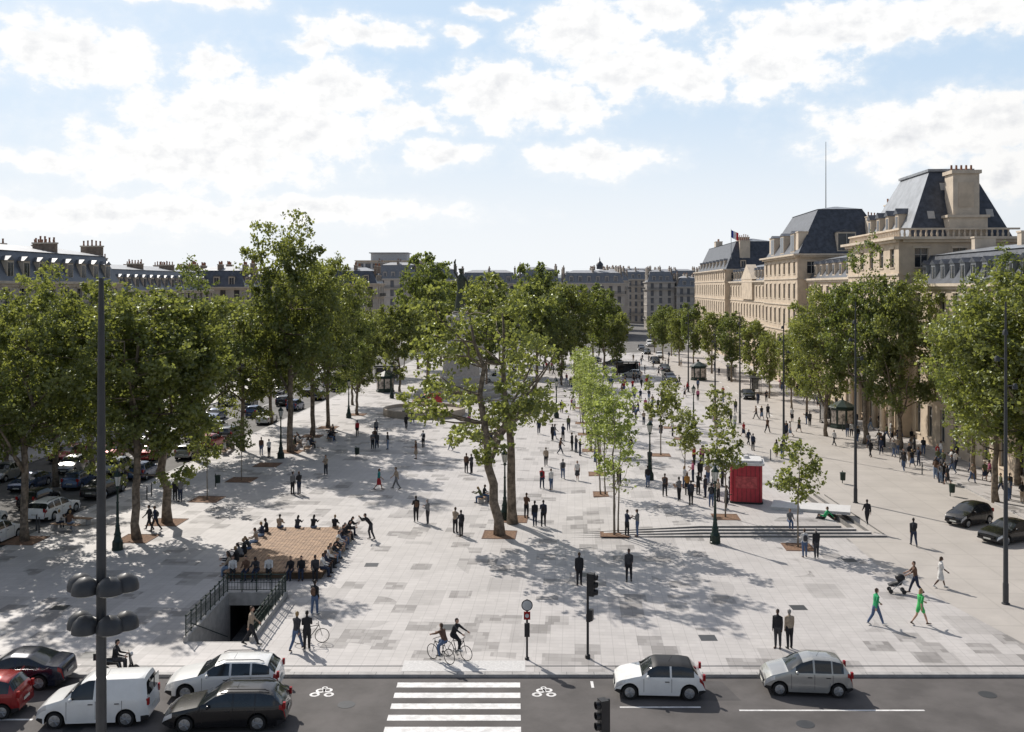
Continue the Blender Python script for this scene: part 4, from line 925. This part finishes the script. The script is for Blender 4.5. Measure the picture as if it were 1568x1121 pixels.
# ---------------------------------------------------------------- people
S_=Vector
def person_mesh(name,lean=2,thR=2,knR=3,thL=-2,knL=2,shR=3,elR=12,shL=-2,elL=12,abd=.10,skirt=False,bag=False,longhair=False,short=False,pelz=None,head=0,shorts=False,sp=0):
    parts=[] # (label, pts, radii)
    P0=S_((0,0,0)); d=S_((0,math.sin(rad(lean)),math.cos(rad(lean)))); X=S_((1,0,0))
    ln2=lean*.45+head; dh=S_((0,math.sin(rad(ln2)),math.cos(rad(ln2)))); fw=S_((0,math.cos(rad(ln2)),-math.sin(rad(ln2))))
    parts.append(('bot',[P0-d*.09,P0-d*.03,P0+d*.06],[(.11,.085),(.170,.118),(.160,.108)]))
    parts.append(('top',[P0+d*.01,P0+d*.10,P0+d*.20,P0+d*.34,P0+d*.45,P0+d*.51,P0+d*.535],[(.168,.12),(.160,.115),(.152,.112),(.178,.126),(.180,.112),(.12,.08),(.06,.055)]))
    nk=P0+d*.52
    hc=nk+dh*.17+fw*.015
    parts.append(('skin',[nk-d*.03,nk+dh*.10],[.056,.05]))
    parts.append(('skin',[hc-dh*.105+fw*.02,hc-dh*.08+fw*.018,hc-dh*.03+fw*.008,hc+dh*.04,hc+dh*.09,hc+dh*.115],[(.03,.03),(.048,.052),(.066,.080),(.074,.092),(.055,.07),(.02,.03)]))
    parts.append(('skin',[hc+fw*.07-dh*.0,hc+fw*.112-dh*.028],[.012,.013]))
    for s in (-1,1): parts.append(('skin',[hc+X*s*.066-dh*.03,hc+X*s*.078+dh*.005],[.012,.015]))
    parts.append(('hair',[hc-fw*.045-dh*.05,hc-fw*.03+dh*.02,hc-fw*.012+dh*.075,hc+fw*.0+dh*.122],[(.06,.055),(.080,.078),(.072,.088),(.025,.035)]))
    if longhair: parts.append(('hair',[hc-fw*.04+dh*.03,hc-fw*.07-dh*.08,hc-fw*.08-dh*.2],[(.08,.06),(.085,.05),(.05,.025)]))
    hands=[]
    for s,sh,e in ((1,shR,elR),(-1,shL,elL)):
        S0=P0+d*.455+X*s*.168; a=rad(sh); u=S_((s*abd,math.sin(a),-math.cos(a))).normalized(); E=S0+u*.285
        a2=rad(sh+e); v=S_((s*(abd*.3-.02*(e>60)),math.sin(a2),-math.cos(a2)))
        if e>60: v.x-=s*.45
        v.normalize(); Wr=E+v*.245
        parts.append(('top',[S0-u*.01+S_((-s*.05,0,.01)),S0,S0+u*.14,E],[.052,.066,.057,.048]))
        parts.append(('skin' if short else 'top',[E,E+v*.1,Wr],[.044,.043,.031]))
        pe=Wr+v*.09; parts.append(('skin',[Wr-v*.01,Wr+v*.04,pe],[(.024,.026),(.022,.040),(.018,.038)]))
        hands.append((s,Wr,v,pe))
    feet=[]
    for s,th,kn in ((1,thR,knR),(-1,thL,knL)):
        Hp=P0+S_((s*(.088),0,-.03)); a=rad(th); u=S_((s*(.015+sp),math.sin(a),-math.cos(a))).normalized(); K=Hp+u*.43
        a2=rad(th-kn); v=S_((s*.005,math.sin(a2),-math.cos(a2))).normalized(); An=K+v*.405
        if skirt or shorts:
            parts.append(('bot',[Hp,Hp+u*.25],[.098,.09])); parts.append(('skin',[Hp+u*.2,K],[.072,.05]))
            parts.append(('skin',[K,K+v*.12,An],[.052,.054,.033]))
        else:
            parts.append(('bot',[Hp+S_((0,0,.02)),Hp+u*.12,K],[.098,.097,.069])); parts.append(('bot',[K,K+v*.12,An-v*.01],[.069,.067,.053]))
        fa=rad(min(0,(th-kn)+12)*.9) if pelz is None and not(th>60) else 0
        fd=S_((s*.14,math.cos(fa),math.sin(fa))).normalized(); up=S_((0,-math.sin(fa),math.cos(fa)))
        heel=An-up*.045-fd*.05; parts.append(('shoe',[An,An-up*.04],[.042,.042])); parts.append(('shoe',[heel,heel+fd*.10-up*.005,heel+fd*.20-up*.012,heel+fd*.25-up*.015],[(.036,.036),(.042,.036),(.045,.028),(.025,.018)]))
        feet.append(min(heel.z-.036,(heel+fd*.22).z-.03-.012))
    if skirt: parts.append(('bot',[P0+d*.05,P0-S_((0,0,.1)),P0-S_((0,-.02,.42))],[(.15,.11),(.18,.14),(.22,.19)]))
    if bag: parts.append(('bag',[P0+d*.1-fw*.16,P0+d*.28-fw*.19,P0+d*.42-fw*.15],[(.13,.07),(.14,.09),(.11,.05)]))
    dzz=-min(feet) if pelz is None else pelz
    b=MB()
    for lb,pts,rs in parts:
        pts=list(pts); rs=[r if isinstance(r,tuple) else (r,r) for r in rs]
        a=(pts[1]-pts[0]).normalized(); z_=(pts[-1]-pts[-2]).normalized()
        pts=[pts[0]-a*min(rs[0])*.55]+pts+[pts[-1]+z_*min(rs[-1])*.55]; rs=[(rs[0][0]*.55,rs[0][1]*.55)]+rs+[(rs[-1][0]*.55,rs[-1][1]*.55)]
        b.tube(pts,rs,12,0)
    me=bpy.data.meshes.new('tmp'); me.from_pydata(b.v,[],b.f); ob=bpy.data.objects.new('tmp',me); COL.objects.link(ob)
    m=ob.modifiers.new('r','REMESH'); m.mode='VOXEL'; m.voxel_size=.0155; m.use_smooth_shade=True
    m2=ob.modifiers.new('s','SMOOTH'); m2.factor=.45; m2.iterations=2
    dg=bpy.context.evaluated_depsgraph_get(); dg.update(); nm=bpy.data.meshes.new_from_object(ob.evaluated_get(dg)); bpy.data.objects.remove(ob)
    nv=len(nm.vertices); V=np.zeros(nv*3); nm.vertices.foreach_get('co',V); V=V.reshape(-1,3)
    nf=len(nm.polygons); C=np.zeros(nf*3); nm.polygons.foreach_get('center',C); C=C.reshape(-1,3)
    best=np.full(nf,1e9); lab=np.zeros(nf,int); idx={'skin':0,'hair':1,'top':2,'bot':3,'shoe':4,'bag':5}
    for lb,pts,rs in parts:
        rs=[(r[0]+r[1])/2 if isinstance(r,tuple) else r for r in rs]
        for i in range(len(pts)-1):
            A_=np.array(pts[i]);B_=np.array(pts[i+1]);D_=B_-A_; tt=np.clip(((C-A_)@D_)/(D_@D_+1e-9),0,1)
            dist=np.linalg.norm(C-(A_+tt[:,None]*D_),axis=1)-(rs[i]+(rs[i+1]-rs[i])*tt)
            if lb=='hair': dist=dist-.004
            u_=dist<best; best[u_]=dist[u_]; lab[u_]=idx[lb]
    x=MB(); x.v=[tuple(v) for v in V]; x.f=[tuple(p.vertices) for p in nm.polygons]; x.m=list(lab)
    for s,Wr,v,pe in hands:
        side=X-v*X.dot(v); side.normalize(); pn=v.cross(side).normalized()
        inn=-side*s
        for k,(o_,l_) in enumerate(((.030,.068),(.010,.076),(-.010,.070),(-.029,.055))):
            o3=pe-v*.012+pn*o_; j1=o3+v*l_*.45+inn*.004; j2=j1+v*l_*.33+inn*.014; j3=j2+v*l_*.2+inn*.018
            x.tube([o3,j1,j2,j3],[.0095,.009,.008,.006],5,0)
        q0=Wr+v*.03+pn*.024; x.tube([q0,q0+v*.025+pn*.024+inn*.01,q0+v*.055+pn*.03+inn*.02],[.012,.0105,.007],5,0)
    for s in (-1,1): x.ell(tuple(hc+X*s*.030+fw*.082+dh*.012),(.011,.008,.007),7,6,4)
    x.tube([hc+fw*.088-dh*.066-X*.022,hc+fw*.094-dh*.066,hc+fw*.088-dh*.066+X*.022],[.004,.006,.004],4,6,ref=(0,0,1))
    x.v=[(a_,b_,c_+dzz) for a_,b_,c_ in x.v]
    me=bpy.data.meshes.new(name); me.from_pydata(x.v,[],x.f)
    for _ in range(8): me.materials.append(None)
    me.polygons.foreach_set('material_index',[int(k) for k in x.m]); me.polygons.foreach_set('use_smooth',[True]*len(x.f)); me.update()
    return me
PM=dict(
 stand=person_mesh('stand'), stand2=person_mesh('stand2',thR=6,knR=8,shR=20,elR=95,shL=15,elL=85,lean=0,head=8),
 stand3=person_mesh('stand3',thL=-6,thR=5,shR=-8,elR=30,shL=25,elL=60,lean=1,bag=True,sp=.04),
 walk=person_mesh('walk',thR=24,knR=4,thL=-14,knL=22,shR=-22,elR=18,shL=24,elL=25,lean=4),
 walk2=person_mesh('walk2',thL=22,knL=6,thR=-16,knR=26,shL=-20,elL=20,shR=20,elR=40,lean=5,bag=True),
 walks=person_mesh('walks',thL=20,knL=5,thR=-14,knR=24,shL=-18,elL=20,shR=18,elR=35,lean=4,skirt=True,longhair=True,short=True),
 walksh=person_mesh('walksh',thR=26,knR=6,thL=-16,knL=26,shR=-26,elR=30,shL=26,elL=40,lean=4,shorts=True,short=True,longhair=True),
 stands=person_mesh('stands',skirt=True,longhair=True,shR=12,elR=70,short=True),
 standl=person_mesh('standl',longhair=True,shR=10,elR=30,shL=18,elL=92,lean=0,short=True),
 sit=person_mesh('sit',lean=8,thR=84,knR=84,thL=80,knL=78,shR=30,elR=45,shL=26,elL=50,pelz=.56,head=8),
 sit2=person_mesh('sit2',lean=26,thR=82,knR=74,thL=84,knL=92,shR=50,elR=50,shL=46,elL=60,pelz=.56,head=12,longhair=True),
 recline=person_mesh('recline',lean=-28,thR=112,knR=98,thL=88,knL=50,shR=-48,elR=6,shL=40,elL=40,pelz=.14,head=20),
 bend=person_mesh('bend',lean=38,thR=18,knR=30,thL=-8,knL=14,shR=80,elR=62,shL=78,elL=66,head=-6),
 push=person_mesh('push',lean=8,thR=24,knR=6,thL=-14,knL=24,shR=42,elR=22,shL=42,elL=22,short=True),
 cycle=person_mesh('cycle',lean=24,thR=78,knR=70,thL=52,knL=66,shR=62,elR=10,shL=62,elL=10,pelz=1.03,head=-8,sp=.03))
CL={k:mat('cloth_'+k,c,.9,var=.2,scale=6) for k,c in dict(blk=(.022,.022,.025),chr=(.05,.05,.055),navy=(.025,.035,.065),jean=(.08,.12,.21),ljean=(.17,.23,.33),grey=(.18,.18,.185),beige=(.35,.28,.21),white=(.62,.61,.59),red=(.40,.03,.035),green=(.03,.33,.13),bgreen=(.06,.45,.12),teal=(.03,.2,.2),brown=(.13,.075,.05),pink=(.42,.12,.2),mus=(.4,.2,.05),olive=(.10,.11,.055),purple=(.12,.05,.16)).items()}
SK=[mat('skin_light',(.47,.29,.21),.55,var=.06),mat('skin_tan',(.33,.18,.11),.55,var=.06),mat('skin_dark',(.09,.045,.028),.5,var=.06)]
HR=[mat('hair_dark',(.015,.011,.009),.6),mat('hair_brown',(.06,.035,.02),.6),mat('hair_blond',(.3,.2,.09),.6),mat('hair_grey',(.25,.24,.23),.7)]
SHO=[mat('shoe_black',(.015,.015,.015),.5),mat('shoe_brown',(.08,.045,.03),.6),mat('shoe_white',(.55,.55,.53),.6)]
M_lip=mat('lips',(.25,.08,.07),.5); M_eye=mat('eye',(.02,.015,.012),.2)
R=random.Random(11)
def person(x,y,z,pose,rot,top=None,bot=None,hair=None,h=1.0,name='person',skin=None):
    o=place(name,PM[pose],(x,y,z),rot,h*R.uniform(.97,1.04))
    top=top or R.choice(['blk','blk','chr','navy','grey','white','beige','blk','red','brown','white','jean','olive','chr','pink'])
    bot=bot or R.choice(['blk','navy','jean','jean','chr','beige','navy','blk','ljean'])
    ms=[skin or R.choice([SK[0],SK[0],SK[1],SK[0],SK[2]]),HR[hair] if hair is not None else R.choice([HR[0],HR[0],HR[1],HR[1],HR[2],HR[3]]),CL[top],CL[bot],R.choice(SHO),CL[R.choice(['blk','brown','chr'])],M_lip,M_eye]
    for i,m in enumerate(ms): o.material_slots[i].link='OBJECT'; o.material_slots[i].material=m
    return o
def pp(px,py,pose='stand',rot=0,top=None,bot=None,hair=None,h=1.0,name='person'):
    x,y,z=G(px,py); return person(x,y,z+.004,pose,rot,top,bot,hair,h,name)
L_=[(1191,992,'stand',150,'blk','chr',0),(1209,993,'stand',10,'beige','blk',3),(1341,957,'walk',-80,'green','jean',1),(1409,957,'walksh',-75,'bgreen','bgreen',2),(1440,900,'walks',-100,'white','white',1),
(1232,853,'stand3',0,'white','jean',1),(1250,855,'stand',10,'blk','chr',3),(1399,836,'walk2',-10,'chr','navy',0),(1328,809,'walk',0,'blk','blk',0),
(887,896,'stand',0,'blk','blk',1),(963,890,'stand3',170,'chr','blk',0),(960,821,'stand2',-60,'navy','blk',0),(976,821,'stand2',60,'grey','jean',1),
(637,799,'stand3',20,'blk','blk',0),(655,803,'stand2',60,'grey','chr',3),(697,816,'stand2',-30,'beige','blk',1),(706,821,'stand3',30,'chr','blk',0),(568,826,'bend',100,'blk','chr',0),
(448,757,'stand',-30,'grey','blk',0),(458,757,'stand2',40,'blk','navy',1),(499,728,'stand2',150,'beige','chr',1),(580,750,'walks',-90,'teal','red',0),(607,749,'walk',80,'beige','grey',1),
(637,703,'stands',90,'brown','beige',1),(577,688,'walk',0,'chr','navy',0),(547,668,'stand',20,'red','blk',0),(576,667,'stand',0,'grey','navy',1),(622,657,'walk2',0,'blk','blk',0),(648,685,'stand3',30,'white','blk',0),(690,690,'walk',60,'navy','jean',1),
(806,793,'stand2',-30,'brown','blk',1),(819,806,'stand',20,'blk','navy',0),(832,806,'stand3',0,'navy','blk',0),(830,748,'stand3',-20,'red','navy',0),(844,750,'stand',30,'white','jean',1),(836,714,'walk',0,'beige','blk',1),(862,733,'walk2',0,'grey','jean',0),(884,736,'walks',170,'white','chr',1),
(846,675,'stand',40,'blk','blk',0),(862,675,'stand2',-40,'navy','blk',0),(876,690,'stand',60,'chr','blk',1),(882,693,'standl',-60,'chr','navy',1),(825,665,'walk',0,None,None,None),(860,632,'walk2',0,None,None,None),(895,640,'walk',180,None,None,None),
(948,743,'walk2',0,'blk','blk',0),(992,746,'stand',10,'blk','jean',0),(995,716,'walk',160,'chr','chr',1),(1018,760,'stand3',-20,'brown','blk',1),
(1040,767,'stand2',30,'grey','blk',0),(1048,748,'standl',-60,'white','jean',2),(1058,773,'stand3',10,'navy','blk',0),(1061,738,'standl',90,'pink','navy',1),(1063,712,'stand',40,'red','blk',0),(1069,758,'stand2',-60,'blk','blk',0),(1075,712,'stand',0,'pink','blk',1),(1080,762,'stand',50,'chr','navy',0),(1084,742,'standl',20,'beige','jean',1),(1089,776,'stand3',-10,'blk','jean',0),(1100,768,'stand2',100,'beige','blk',2),(1106,745,'stand',-80,'navy','blk',0),(1118,765,'stand',80,'chr','blk',0),(1072,736,'stand',180,'blk','blk',1),(1094,752,'stand2',-20,'brown','navy',0),(1052,758,'standl',0,'mus','blk',1),(1112,780,'stands',-90,'chr','blk',1),
(714,724,'stand',-20,'brown','blk',1),(722,725,'stand2',40,'chr','blk',0),(482,941,'stand3',-20,'blk','jean',0),(454,996,'walk',-25,'chr','jean',2),(470,996,'stand2',10,'blk','blk',0),(384,988,'walk',-80,'beige','blk',1),
(229,812,'walk',80,'chr','blk',0),(238,813,'walk2',80,'navy','blk',1),(268,766,'stand',0,'blk','blk',1),(276,768,'stand2',30,'grey','navy',1),
(400,697,'stand',0,'brown','jean',1),(412,700,'stand2',40,'white','blk',0),(1153,690,'stand',-40,'navy','blk',0),(1189,700,'stands',30,'blk','blk',1),(1198,703,'stand',0,'chr','jean',0),(1158,642,'walk',90,'brown','chr',1),(1176,640,'walk2',0,'blk','blk',0),(1175,663,'walk',-50,'brown','blk',0),(1213,646,'stands',0,'white','blk',1),(1235,650,'stand2',60,'blk','jean',0),(1240,653,'stand',0,'chr','blk',1),(1333,700,'walk',10,'blk','blk',0),(1384,722,'walk',0,'chr','jean',1)]
for a in L_: pp(*a,h=1.04)
x,y,z=G(1402,909); person(x,y,z+.004,'push',80,'brown','navy',1)
dx=S_((math.cos(rad(80+90)),math.sin(rad(80+90)))); place('pram',PR,(x+dx.x*1.0,y+dx.y*1.0,.004),80)
x,y,z=G(1262,795); person(x,y,z,'recline',60,'green','blk',1,name='person_sitting')
x,y,z=G(1206,812); person(x,67.6,z-.08,'sit',180,'grey','jean',1,name='person_sitting')
def sit(x,y,rot,zs=0,**k): person(x,y,zs,R.choice(['sit','sit','sit2']),rot+R.uniform(-14,14),name='person_sitting',**k)
dk=['blk','blk','chr','navy','blk','grey','brown','chr','blk','white','beige','olive']
yy=WY0+.6
while yy<WY1-.3: sit(WX0+.22,yy,90,top=R.choice(dk)); yy+=R.choice((.62,.7,.8,1.1,1.6))
yy=WY0+.6
while yy<WY1-.3: sit(WX1-.22,yy,-90,top=R.choice(dk)); yy+=R.choice((.62,.66,.75,1.0,1.3))
for xx in (-16.3,-15.5,-14.9,-14.2,-12.9,-12.3,-11.5): sit(xx,WY0+.22,180,top=R.choice(dk+['white','ljean']),bot=R.choice(['blk','jean','navy','chr']))
for xx in (-16.0,-14.8,-13.7,-12.2): sit(xx,WY1-.22,0,top=R.choice(dk))
for px,py,m_,r in benches:
    x,y,z=G(px,py); L2=2.0 if m_ is BL else .6; a=rad(r); k=-L2
    while k<=L2:
        sit(x+math.cos(a)*k,y+math.sin(a)*k,r+180 if R.random()<.7 else r,z,top=R.choice(dk)); k+=R.uniform(.7,1.3)
def cyclist(px,py,rot,top,bot,hair):
    x,y,z=G(px,py); place('bicycle',BK,(x,y,z+.004),rot); a=rad(rot); person(x+math.sin(a)*.25,y-math.cos(a)*.25,z,'cycle',rot,top,bot,hair,name='cyclist')
cyclist(675,1013,50,'brown','jean',1); cyclist(700,1008,-125,'blk','blk',0)
x,y,z=G(476,985); place('bicycle',BK,(x,y,.004),-80)
x,y,z=G(183,1032); place('motor_scooter',scooter_mesh(),(x,y,-.126),-80); person(x-.2,y-.05,-.126+.25,'sit',-80,'blk','chr',0,name='scooter_rider')
poses=['stand','walk','walk2','stand2','walks','stand3','standl','walk']
def crowd(n,xa,xb,ya,yb,slant=True):
    for i in range(n):
        y=R.uniform(ya,yb); x=ax(R.uniform(xa,xb),y)
        person(x,y,gz(x,y)+.006,R.choice(poses),R.choice([0,180,90,-90,0,180])+R.uniform(-30,30))
crowd(80,-24,22,118,215); crowd(55,-20,30,160,250); crowd(34,8,30,100,170); crowd(16,-22,12,92,125)
for i in range(60):
    y=R.uniform(76,165); x=ax(R.uniform(33.6,37),y); person(x,y,.122,R.choice(poses),R.choice([0,180,90])+R.uniform(-30,30))
for i in range(30):
    y=R.uniform(84,125); x=ax(R.uniform(30.8,33),y); person(x,y,.006,R.choice(poses),R.choice([0,180,90])+R.uniform(-30,30),top=R.choice(dk))
for i in range(14):
    y=R.uniform(60,140); x=ax(R.uniform(-58,-54),y); person(x,y,.002,R.choice(poses),R.choice([0,180]))
print('faces objs',len(bpy.data.objects))
